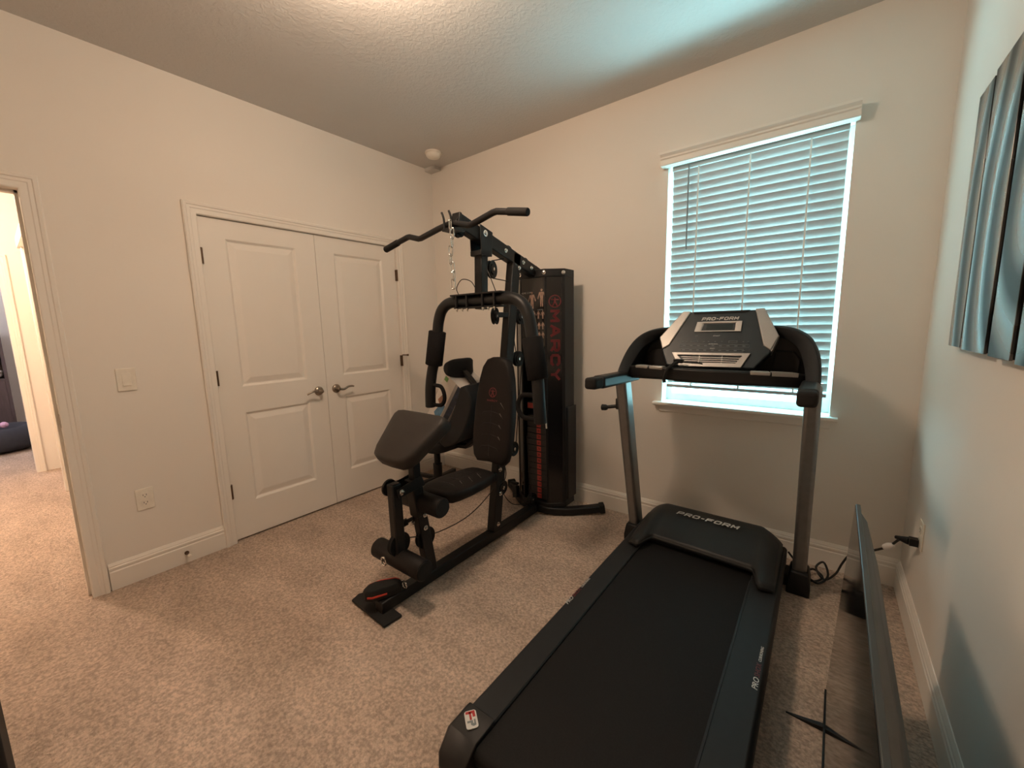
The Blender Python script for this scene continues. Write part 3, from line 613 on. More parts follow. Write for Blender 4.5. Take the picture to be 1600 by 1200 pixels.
# fan grille
fo = [(-.188,.100),(.160,.103),(.128,.030),(-.142,.026)]
fi = [(-.160,.088),(.128,.090),(.104,.050),(-.126,.048)]
fg = cm(); fg.rings([[(x,y,-.004) for x,y in fo], [(x,y,.006) for x,y in fo], [(x,y,.006) for x,y in fi], [(x,y,-.006) for x,y in fi]], cap=False)
FG = fg.build('fan_grille', 'silver', CO, .001)
cm().prism([(x,y,-.0035) for x,y in fi][::-1], (0,0,.001)).build('fan_opening', 'seam', FG)
fs = cm()
for i, y in enumerate((.057, .067, .077)): fs.box((-.122-.0085*i*1.0, y-.0018, -.003), (.106+.007*i, y+.0018, .004))
for x in (-.055, .045): fs.box((x-.0012, .048, -.003), (x+.0012, .089, .0045))
fs.build('fan_louvres', 'silver', FG)
# safety clip cord hanging over the pulse bar
sk = MB().tube(bez([(2.352, -.575, 1.150), (2.345, -.64, 1.142), (2.325, -.668, 1.120), (2.312, -.672, 1.080), (2.312, -.670, 1.055)], 6), .008, 8)
SK = sk.build('safety_cord', 'rubber', TM)
MB().box((2.330, -.600, 1.142), (2.372, -.570, 1.162)).tube(bez([(2.35, -.588, 1.150), (2.39, -.592, 1.148), (2.44, -.59, 1.146), (2.46, -.582, 1.142)], 5), .004, 8).build('safety_clip', 'plastic_black', SK, .003)

# ------------------------------------------------------------------ power cord
cp = [(2.836, -.222, .140), (2.866, -.19, .085), (2.905, -.15, .012), (2.945, -.205, .010), (2.985, -.16, .022), (2.945, -.115, .030), (2.915, -.175, .026), (2.965, -.225, .016), (3.005, -.165, .040), (2.985, -.10, .075), (2.955, -.13, .050), (2.99, -.175, .020), (3.035, -.115, .035), (3.060, -.095, .095), (3.085, -.10, .150), (3.132, -.15, .207), (3.177, -.24, .282), (3.203, -.28, .325), (3.226, -.315, .378), (3.240, -.360, .408), (3.246, -.378, .414)]
t = empty('power_cord', (3.0, -.17, 0), 'black cable coiled on the carpet and plugged into the right wall', 'power cord')
MB().tube(bez(cp, 7), .0052, 8).build('cable', 'cord', t)
MB().lathe((3.190, -.262, .305), (.026,-.040,.042), [(0,.006),(.004,.014),(.030,.0155),(.046,.012),(.056,.006)], 12).build('cable_tag', 'bag_white', t)
MB().lathe((3.212, -.335, .396), (.045,-.040,.010), [(0,.007),(.02,.011),(.045,.016),(.056,.016)], 12).box((3.246, -.402, .398), (3.273, -.372, .428)).build('plug', 'plastic_black', t)

# ------------------------------------------------------------------ television on the floor, screen towards the treadmill
TV = empty('television', (3.010, -1.62, 0), 'large flat television standing on the carpet by the right wall', 'television')
TF = frame((2.996, -1.0, .045), (-.0172, -1, 0), (.040, 0, 1), (-1, .0172, .040))    # X along the screen, Y up, Z out of the glass
def tm_(): m = MB(); m.m = TF; return m
TW, TH = 1.235, .706
tm_().box((0, 0, -.012), (TW, TH, 0)).build('thin_panel', 'tv_back', TV, .002)
p = tm_().box((.004, .014, 0), (TW-.004, TH-.004, .0012)).build('screen_glass', 'screen', TV)
tm_().box((0, 0, -.002), (TW, .014, .004)).build('lower_bezel', 'plastic_black', TV, .001)
tm_().rings([[(x, y, z) for x, y in ((x0,y0),(x1,y0),(x1,y1),(x0,y1))] for z, x0, x1, y0, y1 in ((-.011,.018,TW-.018,.02,TH-.012), (-.030,.034,TW-.034,.02,TH-.036), (-.064,.100,TW-.100,.03,TH-.140), (-.069,.115,TW-.115,.04,TH-.165))]).build('rear_housing', 'tv_back', TV, .006)
tm_().box((.055, -.020, -.030), (TW-.055, .0, .002)).build('bottom_chin', 'plastic_black', TV, .003)
for x in (.115, TW-.115):
    f = MB(); y = -1.0-x-.0
    f.rings([[V((px, y+a*hw_2, z_)) for a, z_ in ((-1, 0), (1, 0), (.8, hz_), (-.8, hz_))] for px, hw_2, hz_ in ((2.890, .003, .004), (2.93, .007, .008), (2.985, .011, .016), (3.010, .012, .020), (3.035, .011, .016), (3.09, .007, .008), (3.125, .003, .004))]); f.box((3.000, y-.010, .012), (3.020, y+.010, .050))
    f.build('stand_foot', 'plastic_black', TV, .002)

# ------------------------------------------------------------------ home gym
GX = 1.33
GM = empty('home_gym', (GX, -.95, 0), 'black multi station home gym with weight stack tower between closet and treadmill', 'home gym')
def bolt(par, p, ax, r=.009): MB().lathe(p, ax, [(-.002,r*1.5),(.003,r*1.5),(.0035,r),(.010,r*.9),(.012,r*.3)], 10).build('bolt', 'chrome', par)
def pulley(p, ax=(1,0,0), r=.048, par=None):
    o = MB().lathe(p, ax, [(-.013,r*.3),(-.013,r*.55),(-.006,r*.6),(-.012,r*.97),(-.010,r),(-.002,r*.86),(.002,r*.86),(.010,r),(.012,r*.97),(.006,r*.6),(.013,r*.55),(.013,r*.3)], 28).build('pulley', 'plastic_black', par or GM)
    a = V(ax).normalized(); MB().lathe(V(p)+a*.013, ax, [(0,.011),(.005,.011),(.007,.004)], 10).build('axle_bolt', 'chrome', o)
    return o
bs = MB().bar([(GX, -1.665, .042), (GX, -.20, .042)], .058, .058).build('base_beam', 'steel_black', GM, .006)
# front foot plate on the carpet
MB().prism([(1.150, -1.598, .004), (1.430, -1.610, .004), (1.425, -1.705, .004), (1.140, -1.692, .004), (1.125, -1.645, .004)][::-1], (0,0,.012)).build('front_foot_plate', 'rubber', GM, .003)
# rear curved feet
for s in (-1, 1):
    pts = bez([(GX+s*.02, -.345, .040), (GX+s*.10, -.330, .036), (GX+s*.20, -.270, .030), (GX+s*.31, -.180, .034), (GX+s*.415, -.105, .048)], 6)
    f = MB().bar(pts, .056, .052).build('rear_foot', 'steel_black', GM, .008)
    MB().bar([pts[-1]-(pts[-1]-pts[-2]).normalized()*.03, pts[-1]+(pts[-1]-pts[-2]).normalized()*.006], .062, .062).build('end_cap', 'rubber', f, .006)
# upright mast
UB, UT = V((GX, -.822, .066)), V((GX, -.545, 1.79))
up_ = MB().bar([UB, UT], .056, .075, (0,1,0)).build('upright', 'steel_black', GM, .006)
def mast(z): t_ = (z-UB.z)/(UT.z-UB.z); return UB+(UT-UB)*t_
bolt(up_, (GX+.030, -.815, .11), (1,0,0)); bolt(up_, (GX+.030, mast(.455).y-.02, .455), (1,0,0)); bolt(up_, (GX+.03, mast(1.70).y+.02, 1.70), (1,0,0)); bolt(up_, (GX+.03, mast(.30).y, .30), (1,0,0))
# top beam
B0, B1 = V((GX, -1.045, 1.8964)), V((GX, -.245, 1.668)); bd = (B1-B0).normalized(); bn = V((0, -bd.z, bd.y))
tb = MB().bar([B0, B1], .056, .076, bn).build('top_beam', 'steel_black', GM, .006)
MB().bar([B0-bd*.012, B0+bd*.004], .060, .080, bn).build('end_plug', 'plastic_black', tb, .004)
for q in (.28, .47, .69, .80, .97):
    p = B0+(B1-B0)*q; bolt(tb, (GX+.029, p.y, p.z), (1,0,0), .0085)
for q, r in ((.10, .046), (.53, .046), (.75, .044), (.90, .04)): 
    p = B0+(B1-B0)*q; pulley(p+bn*(.002 if q < .2 else .012 if q > .5 else -.012), (1,0,0), r-.004, tb)
nose = MB()
for x in (GX-.024, GX+.024): nose.prism([(x-.003, -1.079, 1.885), (x-.003, -1.055, 1.912), (x-.003, -1.000, 1.922), (x-.003, -.945, 1.903), (x-.003, -1.02, 1.836), (x-.003, -1.076, 1.838)], (.006,0,0))
nose.build('nose_bracket', 'steel_black', tb, .002)
pulley((GX, -1.034, 1.850), (1,0,0), .038, tb)
hk = MB()
for x in (GX-.008, GX+.044): hk.tube(bez([(x, -1.1255, 1.838), (x-.004, -1.124, 1.892), (x-.018, -1.124, 1.926)], 4), .0058, 8)
hk.box((GX-.02, -1.132, 1.830), (GX+.062, -1.060, 1.842)).build('bar_rest_hooks', 'steel_black', tb)
# press-arm column and its hanger plates
for s in (-1, 1):
    hp = MB().prism([(GX+s*.036, -.905, 1.900), (GX+s*.036, -.800, 1.870), (GX+s*.036, -.812, 1.735), (GX+s*.036, -.900, 1.735)][::-1], (s*.006,0,0)).build('hanger_plate', 'steel_black', GM, .002)
    MB().lathe((GX+s*.042, -.865, 1.855), (s,0,0), [(0,.018),(.003,.018),(.004,.011),(.010,.010),(.011,.003)], 12).build('pivot_bolt', 'chrome', hp)
AC0, AC1 = V((GX, -.858, 1.765)), V((GX, -.872, 1.44))
ac = MB().bar([AC0, AC1], .056, .056, (0,1,0)).box((GX-.042, -.905, 1.735), (GX+.042, -.815, 1.765)).build('arm_column', 'steel_black', GM, .005)
pulley((GX+.005, -.775, 1.672), (1,.25,0), .052, ac)
MB().box((GX-.02, -.85, 1.655), (GX+.02, -.775, 1.69)).build('pulley_bracket', 'steel_black', ac, .002)
# press arms: one bent tube
PY = -.895
arm = [(.908, -.925, .835), (.915, -.925, .95), (.928, -.915, 1.06), (.950, -.900, 1.16), (.968, -.893, 1.28), (.985, -.890, 1.38), (1.020, -.888, 1.450), (1.085, -.888, 1.486), (1.18, -.888, 1.490), (GX, -.888, 1.488)]
mir = [(2*GX-x, y, z) for x, y, z in arm[-2::-1]]
mir = [(x+.012*min(1, max(0, (1.45-z)/.3)), y, z) for x, y, z in mir]
pa = MB().tube(bez(arm+mir, 5), .0335, 16).build('press_arm', 'steel_black', GM, smooth=60)
pt = MB().box((GX-.19, -.935, 1.520), (GX+.19, -.840, 1.530)).box((GX-.17, -.925, 1.448), (GX+.17, -.850, 1.456))
for dx in (-.145, -.06, .06, .145): pt.box((GX+dx-.006, -.934, 1.45), (GX+dx+.006, -.922, 1.525))
PT = pt.build('clamp_plate', 'steel_black', pa, .002)
for dx in (-.145, -.10, -.06, .06, .10, .145): MB().lathe((GX+dx, -.925, 1.448), (0,0,-1), [(0,.008),(.008,.008),(.010,.004),(.018,.004)], 8).build('clamp_bolt', 'chrome', PT)
MB().tube(bez([(GX-.15, -.90, 1.53), (GX-.165, -.90, 1.57), (GX-.12, -.90, 1.615), (GX-.05, -.90, 1.600), (GX-.02, -.895, 1.56)], 6), .0026, 6).tube(bez([(GX+.035, -.85, 1.66), (GX+.08, -.87, 1.60), (GX+.125, -.89, 1.535)], 5), .0026, 6).build('lanyard', 'cord', PT)
for s in (-1, 1):
    X = lambda x: GX+s*(GX-x)
    zc = 1.225 if s < 0 else 1.190
    k_ = 0 if s < 0 else 1
    a, b = V((X(.974)+.012*k_, -.894, 1.318-.040*k_)), V((X(.938)+.018*k_, -.906, 1.105-.045*k_))
    MB().tube([a, a+(b-a)*.02, a+(b-a)*.98, b], [.050, .055, .055, .050], 20).build('foam_grip', 'foam', pa, smooth=50)
    MB().tube(bez([(X(.925), -.922, .975), (X(.965), -.922, .978), (X(1.015), -.922, .970), (X(1.040), -.922, .925), (X(1.035), -.922, .880), (X(1.000), -.922, .852), (X(.915), -.922, .850)], 5), .0125, 12).build('handle', 'foam', pa)
    MB().lathe((X(.908), -.925, .835), (0,0,-1), [(0,.030),(.004,.028),(.006,.01)], 16).build('end_cap', 'rubber', pa)
MB().cyl((2*GX-.905, -.935+.045, 1.14), (2*GX-.885, -.930+.045, .80), .0042, 8).build('chrome_rod', 'chrome', pa)
# backrest
bz = (mast(1.15)-mast(.50)).normalized(); byn = V((1,0,0)).cross(bz)          # byn points towards the user (-y)
if byn.y > 0: byn = -byn
bo = mast(.50)+V((0,-.045,0))+bz*0
BF = frame(bo, (1,0,0), bz, byn)
ol = []
for x, y in ((-.095,0),(.095,0)): pass
prof_b = [(0,.010),(.10,.002),(.128,.030),(.140,.075),(.148,.16),(.150,.30),(.142,.42),(.124,.53),(.105,.60),(.075,.642),(.035,.656),(0,.658)]
ol = prof_b+[(-x, y) for x, y in prof_b[-2:0:-1]]
m = MB(); m.m = BF; m.pad(ol, .062, .022, .004); BR = m.build('backrest', 'vinyl', GM, smooth=60)
m = MB(); m.m = BF
for y in (.10, .17, .24, .31):
    for s in (-1, 1): m.tube([(s*.004, y+.012, .0655), (s*.060, y+.004, .0650), (s*.105, y-.045, .0605)], .0028, 6)
m.tube([(0, .05, .0645), (0, .36, .0655)], .0028, 6); m.build('stitched_grooves', 'seam', BR)
m = MB(); m.m = BF
for y in (.17, .24, .31, .375): m.tube([(.066, y+.006, .0665), (.104, y-.040, .0630)], .0012, 5)
m.build('stitching', 'thread', BR)
def ringm(mb, c, r0_, r1_, z, th, a0=0, a1=360, n=32):
    o = []; vs = []; fs = []
    for i in range(n+1):
        a = math.radians(a0+(a1-a0)*i/n)
        for r in (r0_, r1_): vs += [(c[0]+r*math.cos(a), c[1]+r*math.sin(a), z), (c[0]+r*math.cos(a), c[1]+r*math.sin(a), z+th)]
    for i in range(n): k = i*4; fs += [(k+1,k+5,k+7,k+3), (k,k+2,k+6,k+4), (k,k+4,k+5,k+1), (k+2,k+3,k+7,k+6)]
    mb.add(vs, fs)
def emblem(mb, cx, cy, r, z):
    ringm(mb, (cx, cy), r*.84, r, z, .0008)
    for q in ([(-.10,.60),(.10,.60),(.10,.36),(-.10,.36)], [(-.62,.34),(.62,.34),(.62,.20),(.16,.20),(.16,-.05),(.46,-.70),(.28,-.76),(0,-.20),(-.28,-.76),(-.46,-.70),(-.16,-.05),(-.16,.20),(-.62,.20)]):
        mb.prism([(cx+x*r, cy+y*r, z) for x, y in q][::-1], (0,0,.0008))
m = MB(); m.m = BF; emblem(m, 0, .438, .030, .0657); m.build('emblem', 'red_dim', BR)
block_text('backrest_lettering', 'MARCY', .012, .014, .0030, .003, 'red_dim', BR, BF @ Matrix.Translation((0, .388, .0660)))
m = MB()
for z in (.62, .95):
    p = mast(z); m.box((GX-.05, p.y-.05, z-.02), (GX+.05, p.y-.03, z+.02))
m.build('backrest_mounts', 'steel_black', BR)
# seat
so = [(0,-.215),(.085,-.212),(.112,-.195),(.125,-.150),(.132,-.06),(.122,.06),(.105,.150),(.085,.178),(.05,.190),(0,.192)]
so = so+[(-x, y) for x, y in so[-2:0:-1]]
SF = frame((GX+.012, -1.090, .440), (1,0,0), (0,1,-.015), (0,.015,1))
m = MB(); m.m = SF; m.pad(so, .058, .020, .004); SE = m.build('seat', 'vinyl', GM, smooth=60)
m = MB(); m.m = SF
for y in (-.12, -.05, .02, .09):
    for s in (-1, 1): m.tube([(s*.005, y+.01, .0618), (s*.05, y+.004, .0612), (s*.092, y-.035, .057)], .0024, 6)
m.tube([(0, -.16, .061), (0, .14, .061)], .0024, 6); m.build('stitched_grooves', 'seam', SE)
m = MB(); m.m = SF
for y in (-.05, .02, .09): m.tube([(.03, y-.004, .0635), (.088, y-.034, .0600)], .0010, 5)
m.build('stitching', 'thread', SE)
sf = MB().bar([(GX, -.800, .415), (GX, -1.43, .425)], .050, .050).build('seat_frame', 'steel_black', GM, .005)
# front support, preacher post, leg lever
fs_ = MB().bar([(GX, -1.345, .066), (GX, -1.405, .46)], .050, .060, (0,1,0)).bar([(GX, -1.40, .40), (GX, -1.425, .60)], .062, .062, (0,1,0)).build('front_support', 'steel_black', GM, .005)
pulley((GX, -1.368, .262), (1,0,0), .058, fs_)
for z in (.33, .40): bolt(fs_, (GX+.028, -1.385, z), (1,0,0)); bolt(fs_, (GX-.02, -1.42, z+.03), (0,-1,0))
MB().lathe((GX-.015, -1.425, .385), (-.55,-.75,-.35), [(0,.010),(.03,.010),(.032,.018),(.085,.021),(.092,.015)], 16).build('adjusting_knob', 'plastic_black', fs_)
br = MB()
for s in (-1, 1): br.prism([(GX+s*.034, -1.55, .590), (GX+s*.034, -1.40, .615), (GX+s*.034, -1.38, .560), (GX+s*.034, -1.54, .545)][::-1], (s*.006,0,0))
BRK = br.build('lever_bracket', 'steel_black', GM, .002); bolt(BRK, (GX+.040, -1.525, .572), (1,0,0), .011)
ll = MB().bar([(GX, -1.537, .612), (GX, -1.533, .24)], .048, .054, (0,1,0)).build('leg_lever', 'steel_black', GM, .008)
MB().lathe((GX-.034, -1.535, .580), (-1,0,0), [(0,.040),(.010,.042),(.018,.036)], 24).build('pivot_cap', 'plastic_black', ll)
pulley((GX, -1.530, .300), (1,0,0), .060, ll)
def roller(par, y, z, L_, r, dx=0):
    MB().tube([(GX+dx-L_, y, z), (GX+dx-L_+.006, y, z), (GX+dx+L_-.006, y, z), (GX+dx+L_, y, z)], [r*.90, r, r, r*.90], 28).build('foam_roller', 'vinyl', par, smooth=50)
    MB().lathe((GX+dx+L_, y, z), (1,0,0), [(-.002,r*.86),(.004,r*.84),(.006,r*.3)], 24).build('roller_end', 'rubber', par)
roller(ll, -1.528, .222, .180, .050); roller(fs_, -1.385, .470, .148, .050, .015)
MB().tube([(GX+.055*math.cos(a*math.pi/8)*.35-.055, -1.585, .215+.02*math.sin(a*math.pi/8)) for a in range(16)], .0042, 6, True).build('cable_ring', 'chrome', ll)
pp = MB().bar([(GX+.01, -1.420, .52), (GX+.01, -1.420, .760)], .044, .044, (0,1,0)).build('preacher_post', 'steel_black', GM, .005)
PZ = V((0, -.64, .77)).normalized(); PYv = V((0, .77, .64)).normalized()
PF = frame(V((GX+.004, -1.432, .795))-PZ*.02, (1,0,0), PYv, PZ)
po2 = [(0,-.150),(.080,-.147),(.118,-.132),(.140,-.095),(.163,-.01),(.186,.085),(.190,.115),(.178,.138),(.14,.146),(0,.148)]
po2 = po2+[(-x, y) for x, y in po2[-2:0:-1]]
m = MB(); m.m = PF; m.pad(po2, .075, .024, .008); m.build('preacher_pad', 'vinyl_face', GM, smooth=60)
# weight tower
sk_l = [(1.225, -.352), (1.130, -.270), (1.130, -.155), (1.140, -.155), (1.140, -.266), (1.231, -.345)]
def shroud(sg):
    X = lambda x: GX+sg*(GX-x)+(.0)
    k = 1.16 if sg > 0 else 1.0
    base = [(.100,-.352),(.200,-.270),(.200,-.155),(.190,-.155),(.190,-.266),(.094,-.345)]
    o = MB().prism([(GX+sg*x, y, .075) for x, y in base], (0,0,1.590)).build('tower_shroud', 'smoked', GM, .001)
    e = MB()
    e.prism([(GX+sg*x, y, .075) for x, y in ((.186,-.285),(.2035,-.2725),(.2035,-.150),(.188,-.150))], (0,0,1.590))
    e.prism([(GX+sg*x, y, .075) for x, y in ((.098,-.356),(.110,-.346),(.104,-.340),(.092,-.350))], (0,0,1.590)); e.build('shroud_edge', 'steel_black', o, .002)
    MB().prism([(GX+sg*x, y, .115) for x, y in ((.203,-.265),(.216,-.255),(.216,-.140),(.203,-.140))], (0,0,.665)).build('side_guard', 'steel_black', o, .004)
    return o
shl = shroud(-1); shr = shroud(1)
RF = lambda z, d=.0012: frame(V((GX+.150, -.311, z))+V((.634,-.773,0))*d, (0,0,-1), (.773,.634,0), (.634,-.773,0))
block_text('shroud_lettering', 'MARCY', .068, .082, .0175, .016, 'red_dim', shr, RF(1.205))
m = MB(); m.m = frame(V((GX+.150, -.311, 1.497))+V((.634,-.773,0))*.0005, (.773,.634,0), (0,0,1), (.634,-.773,0)); emblem(m, 0, 0, .042, .0004); m.build('emblem', 'red_dim', shr)
tc = MB().prism([(GX-.205, -.150, 1.655), (GX-.205, -.272, 1.655), (GX-.102, -.358, 1.655), (GX+.102, -.358, 1.655), (GX+.205, -.272, 1.655), (GX+.205, -.150, 1.655)], (0,0,.052)).build('tower_cap', 'steel_black', GM, .004)
bolt(tc, (GX+.098, -.360, 1.683), (.3,-1,0)); bolt(tc, (GX+.198, -.280, 1.680), (.7,-.7,0)); bolt(tc, (GX-.098, -.360, 1.683), (0,-1,0))
MB().prism([(GX-.205, -.150, .062), (GX-.205, -.272, .062), (GX-.102, -.358, .062), (GX+.102, -.358, .062), (GX+.205, -.272, .062), (GX+.205, -.150, .062)][::1], (0,0,.03)).build('tower_base', 'steel_black', GM, .004)
bp_ = MB().box((GX-.190, -.160, .09), (GX+.190, -.150, 1.656)).build('tower_back', 'plastic_black', GM)
cpn = MB().box((GX-.098, -.350, 1.20), (GX+.098, -.346, 1.655)).build('exercise_chart', 'smoked', GM)
ch = MB()
random.seed(3)
def figure(mb, x, z, h, d):
    y = -.3508; w_ = h*.30
    mb.lathe((x, y, z+h*.90), (0,-1,0), [(0,h*.07),(.0008,h*.07)], 10)
    for q in ([(-.5,.80),(.5,.80),(.30,.45),(-.30,.45)], [(-.30,.46),(-.02,.46),(-.10,0),(-.30,0)], [(.02,.46),(.30,.46),(.30,0),(.10,0)], [(-.5,.80),(-.34,.80),(-.75,.40),(-.90,.46)], [(.34,.80),(.5,.80),(.90,.46),(.75,.40)]):
        mb.prism([(x+a*w_, y, z+b*h) for a, b in q], (0,-.0008,0))
figure(ch, GX-.005, 1.455, .115, 0); figure(ch, GX+.072, 1.465, .120, 0)
for i, (x, z, h) in enumerate(((GX+.01, 1.385, .055), (GX+.045, 1.385, .055), (GX+.08, 1.385, .055), (GX+.05, 1.315, .05), (GX+.08, 1.315, .05), (GX+.05, 1.255, .045), (GX+.08, 1.255, .045))): figure(ch, x, z, h, 0)
ch.build('body_figures', 'chart', cpn)
text('chart_lettering', 'HOME GYM', .016, 'lettering', cpn, frame((GX-.055, -.3506, 1.560), (1,0,0), (0,0,1), (0,-1,0)), 0, .0004, 1.0)
text('chart_lettering', 'EXERCISES', .010, 'outline_grey', cpn, frame((GX+.06, -.3506, 1.445), (1,0,0), (0,0,1), (0,-1,0)), 0, .0004, 1.0)
WS = MB()
for i in range(14): WS.box((GX-.088, -.318, .095+i*.0440), (GX+.088, -.190, .095+i*.0440+.0415))
WSo = WS.build('weight_stack', 'plate_iron', GM, .002)
tag(MB().box((GX-.085, -.316, .752), (GX+.085, -.192, .800)).build('top_plate', 'plate_iron', WSo, .002))
MB().box((GX-.080, -.3185, .758), (GX+.080, -.3160, .795)).build('warning_label', 'number_red', WSo)
nsx = MB()
for i in range(14): nsx.box((GX-.004, -.3200, .098+i*.044), (GX+.030, -.3180, .133+i*.044))
nst = nsx.build('number_strip', 'number_red', WSo)
for i in range(14): text('plate_number', str(150-i*10), .022, 'seam', nst, frame((GX+.013, -.3202, .115+i*.044), (1,0,0), (0,0,1), (0,-1,0)), 0, .0004, .8)
for dx in (-.055, .055): MB().cyl((GX+dx, -.255, .09), (GX+dx, -.255, 1.66), .008, 12).build('guide_rod', 'chrome', GM)
MB().cyl((GX+.01, -.255, .78), (GX+.01, -.255, 1.66), .010, 12).build('selector_rod', 'chrome', GM)
# pulleys and cables along the mast
pk = MB().box((GX-.02, -.77, 1.395), (GX+.02, -.60, 1.425)).build('pulley_arm', 'steel_black', GM, .003)
pulley((GX+.004, -.755, 1.402), (1,.4,0), .050, pk); pulley((GX+.01, mast(1.40).y+.10, 1.40), (1,0,0), .050, pk)
pulley((GX+.01, mast(1.05).y+.12, 1.13), (1,0,0), .050); pulley((GX+.02, mast(.60).y+.105, .55), (1,0,0), .048); pulley((GX+.02, mast(.35).y+.02, .33), (1,0,0), .046)
pulley((GX-.0, -.400, .115), (1,0,0), .046)
def cable(pts, n=1): MB().tube(bez(pts, 6) if n > 1 else pts, .0030, 6).build('steel_cable', 'cord', GM)
cable([(GX+.002, -1.468, .305), (GX+.002, -1.30, .255), (GX+.002, -1.10, .245), (GX+.002, -.95, .275), (GX+.002, -.815, .335)], 6)
cable([(GX+.02, -.735, .50), (GX+.02, -.71, .40), (GX+.01, -.74, .30), (GX, -.62, .16), (GX, -.44, .10)], 6)
cable([(GX+.01, -.610, 1.40), (GX+.01, -.555, 1.13)]); cable([(GX+.01, -.50, 1.12), (GX+.02, -.60, .56)])
cable([(GX+.005, -.77, 1.722), (GX, -.63, 1.752)]); cable([(GX+.005, -.77, 1.622), (GX, -.575, 1.615)])
cable([B0+bn*.050+bd*.06, B0+bn*.050+bd*.44]); cable([(GX+.01, -.415, .11), (GX+.01, -.46, .60)])
lv = MB().bar([(GX-.22, -.30, .13), (GX-.20, -.32, .05)], .04, .04, (0,1,0)).bar([(GX-.25, -.31, .155), (GX-.19, -.31, .155)], .03, .016).build('cable_hook_arm', 'steel_black', GM, .003)
# lat bar hanging at the nose
lp = [(.782, -1.1, 1.813), (.914, -1.1, 1.839), (.990, -1.1, 1.853), (1.010, -1.1, 1.853), (1.085, -1.1, 1.831), (1.105, -1.1, 1.831), (1.248, -1.1, 1.858), (1.341, -1.105, 1.868), (1.396, -1.105, 1.860), (1.468, -1.1, 1.841), (1.492, -1.1, 1.842), (1.625, -1.1, 1.872), (1.650, -1.1, 1.874), (1.741, -1.1, 1.856), (1.826, -1.1, 1.839)]
t = empty('lat_pulldown_bar', (GX, -1.1, 1.82), 'wide black bent pulldown bar resting at the top front of the gym', 'pulldown bar')
MB().tube([V(p) for p in lp], .0155, 14).build('bar', 'steel_black', t, smooth=60)
for a, b in (((.778, -1.1, 1.812), (.905, -1.1, 1.8375)), ((1.715, -1.1, 1.8615), (1.830, -1.1, 1.8385))):
    a, b = V(a), V(b); MB().tube([a, a+(b-a)*.04, a+(b-a)*.96, b], [.015, .0185, .0185, .0165], 16).build('grip_sleeve', 'rubber', t, smooth=50)
t = MB()
zc = 1.872; k = 0
while zc > 1.585:
    a = .33 if k % 2 else .33+math.pi/2; L_, R_ = .026, .010
    loop_ = [(R_*math.cos(q), L_-R_+R_*math.sin(q)) for q in [math.pi*i/6 for i in range(7)]]+[(R_*math.cos(q), -L_+R_+R_*math.sin(q)) for q in [math.pi+math.pi*i/6 for i in range(7)]]
    sw = .010*math.sin(k*1.3)
    t.tube([(GX+.062+sw+x*math.cos(a), -1.144+x*math.sin(a)-.008, zc-L_+z) for x, z in loop_], .0036, 8, True)
    zc -= .041; k += 1
ch_ = t.build('steel_chain', 'chrome', smooth=60); tag(ch_, 'chrome link chain hanging from the top front of the gym', 'chain')
# ankle strap on the front end of the base beam
t = empty('ankle_strap', (1.30, -1.64, .07), 'black strap with red stripes lying on the front end of the gym base', 'ankle strap')
o_ = []
so_ = [(1.250, -1.668), (1.262, -1.700), (1.290, -1.708), (1.318, -1.690), (1.352, -1.620), (1.366, -1.560), (1.352, -1.540), (1.325, -1.545), (1.285, -1.590), (1.256, -1.635)]
def so_s(k, z): return [V((1.308+(x-1.308)*k, -1.622+(y+1.622)*k, z)) for x, y in so_]
st = MB().rings([so_s(.92, .0725), so_s(1.0, .085), so_s(1.0, .112), so_s(.90, .128), so_s(.55, .134)]).build('strap', 'rubber', t, .003)
MB().bar([(1.252, -1.655, .121), (1.275, -1.612, .127), (1.318, -1.556, .127), (1.340, -1.548, .124)], .006, .006).build('red_stripe', 'strap_red', st)
MB().bar([(1.302, -1.703, .098), (1.322, -1.688, .099), (1.350, -1.628, .099)], .005, .007).build('red_stripe', 'strap_red', st)
MB().tube([(1.372+.016*math.cos(a*math.pi/8), -1.545, .108+.018*math.sin(a*math.pi/8)) for a in range(16)], .0038, 8, True).build('ring', 'chrome', st)

# ------------------------------------------------------------------ office chair with a box leaning on it, behind the gym
oc = V((.46, -.50, 0))
OC = empty('office_chair', oc, 'black high back office chair with headrest in the corner behind the gym', 'office chair')
for k in range(5):
    a = math.radians(35+72*k); e = oc+V((.27*math.cos(a), .27*math.sin(a), .09))
    lg = MB().bar([oc+V((0,0,.115)), e], .040, .030).build('base_leg', 'plastic_black', OC, .006)
    MB().cyl(e+V((-.022*math.sin(a), .022*math.cos(a), -.062)), e+V((.022*math.sin(a), -.022*math.cos(a), -.062)), .027, 18).cyl(e, e+V((0,0,-.06)), .008, 8).build('caster', 'plastic_black', lg)
MB().cyl(oc+V((0,0,.10)), oc+V((0,0,.40)), .026, 16).cyl(oc+V((0,0,.10)), oc+V((0,0,.24)), .036, 16).build('gas_lift', 'plastic_black', OC)
m = MB(); m.m = frame((.455, -.485, .405), (0,-1,0), (1,0,0), (0,0,1)); m.pad(rounded(.47, .50, .10, 6), .080, .03, .005); m.build('seat', 'mesh_black', OC, smooth=60)
BPF = bez([(.705,0,.50), (.800,0,.640), (.880,0,.785), (.945,0,.930)], 6); BPB = bez([(1.000,0,.950), (1.045,0,.850), (1.015,0,.720), (.905,0,.540), (.760,0,.470)], 5)
m = MB(); m.rings([[V((p.x-dxx, y, p.z)) for p in BPF+BPB] for y, dxx in ((-.690, -.0), (-.60, .02), (-.485, .03), (-.37, .02), (-.28, 0))]); m.build('backrest', 'mesh_black', OC, .012, smooth=50)
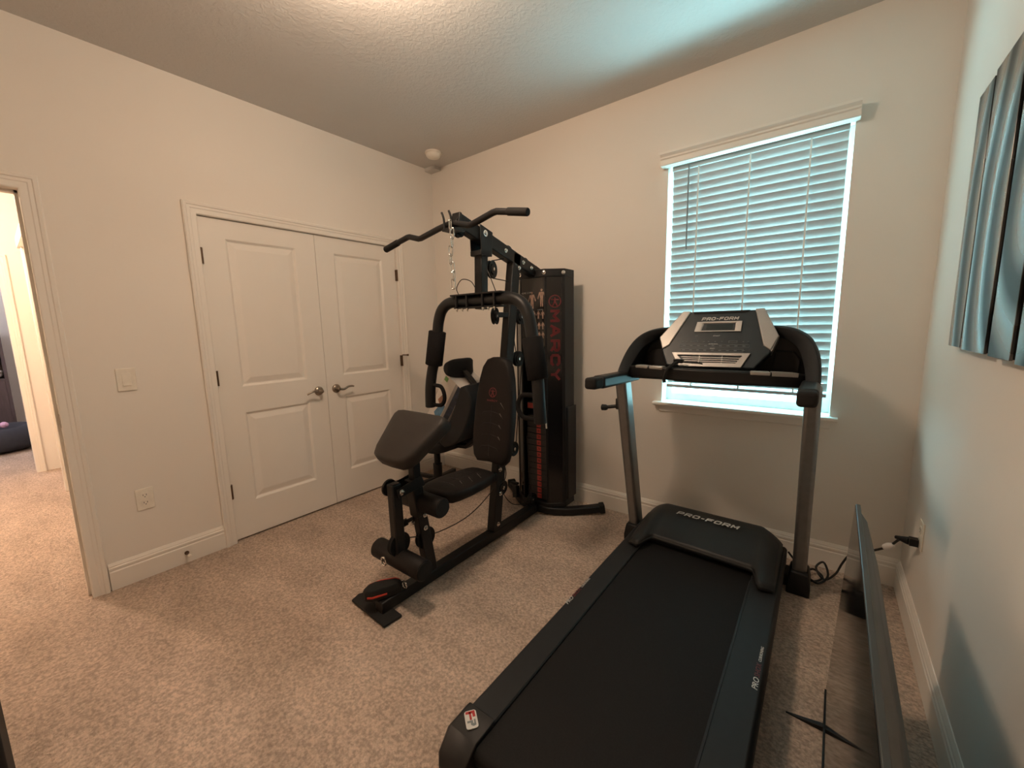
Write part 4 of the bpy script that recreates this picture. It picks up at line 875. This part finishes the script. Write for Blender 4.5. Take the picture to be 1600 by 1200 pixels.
MB().bar([(.50, -.485, .415), (.80, -.485, .440), (.93, -.485, .54)], .07, .03).build('back_support', 'plastic_black', OC, .006)
hc = V((.800, -.520, 1.048)); rs = []
for i in range(13):
    u = -1+2*i/12; c = hc+V((-.030*u*u, .130*u, 0)); w_ = (1-abs(u)**4*.30)
    rs.append([c+V((.034*w_*math.cos(q)+.018*math.sin(q)**2, 0, .070*w_*math.sin(q))) for q in [2*math.pi*k/18 for k in range(18)]])
MB().rings(rs).build('headrest', 'mesh_black', OC, smooth=60)
MB().bar([(.815, -.52, 1.03), (.885, -.52, .97), (.955, -.52, .90)], .05, .022).build('headrest_stem', 'plastic_black', OC, .005)
for y in (-.765, -.225):
    MB().bar([(.50, y, .46), (.50, y, .62)], .05, .03).bar([(.40, y, .635), (.66, y, .635)], .06, .026).bar([(.50, y*.9-.05, .45), (.50, y, .47)], .05, .03).build('armrest', 'plastic_black', OC, .008)
# carton standing on the seat, leaning back on the backrest
bdr = V((.575, 0, .818)); bpp = V((-.818, 0, .575)); RB = V((.642, -.640, .499)); L_ = .49; TK = .20
BXF = frame(RB, bdr, bpp, bdr.cross(bpp))            # frame z points to -y (towards the viewer)
m = MB(); m.m = BXF; m.box((0, 0, -.27), (L_, TK, 0)); BX = m.build('cardboard_box', 'card_white', bevel=.002); tag(BX, 'white and navy carton leaning in the office chair behind the gym', 'box')
def face(name, poly, mt, z=.0010):
    m = MB(); m.m = BXF; m.prism([(x, y, 0) for x, y in poly], (0,0,z)); return m.build(name, mt, BX)
face('navy_band', [(.002, .002), (L_-.002, .002), (L_-.002, .052), (.002, .052)], 'card_navy'); face('grey_band', [(.002, .052), (L_-.002, .052), (L_-.002, .078), (.002, .078)], 'card_grey')
face('picture', [(.10, .082), (.27, .080), (.30, .115), (.16, .150)], 'card_blue', .0014); face('picture', [(.24, .115), (.33, .100), (.36, .135), (.27, .165)], 'card_brown', .0018); face('green_logo', [(L_-.05, .155), (L_-.015, .155), (L_-.015, .190), (L_-.05, .190)], 'card_green', .0014)
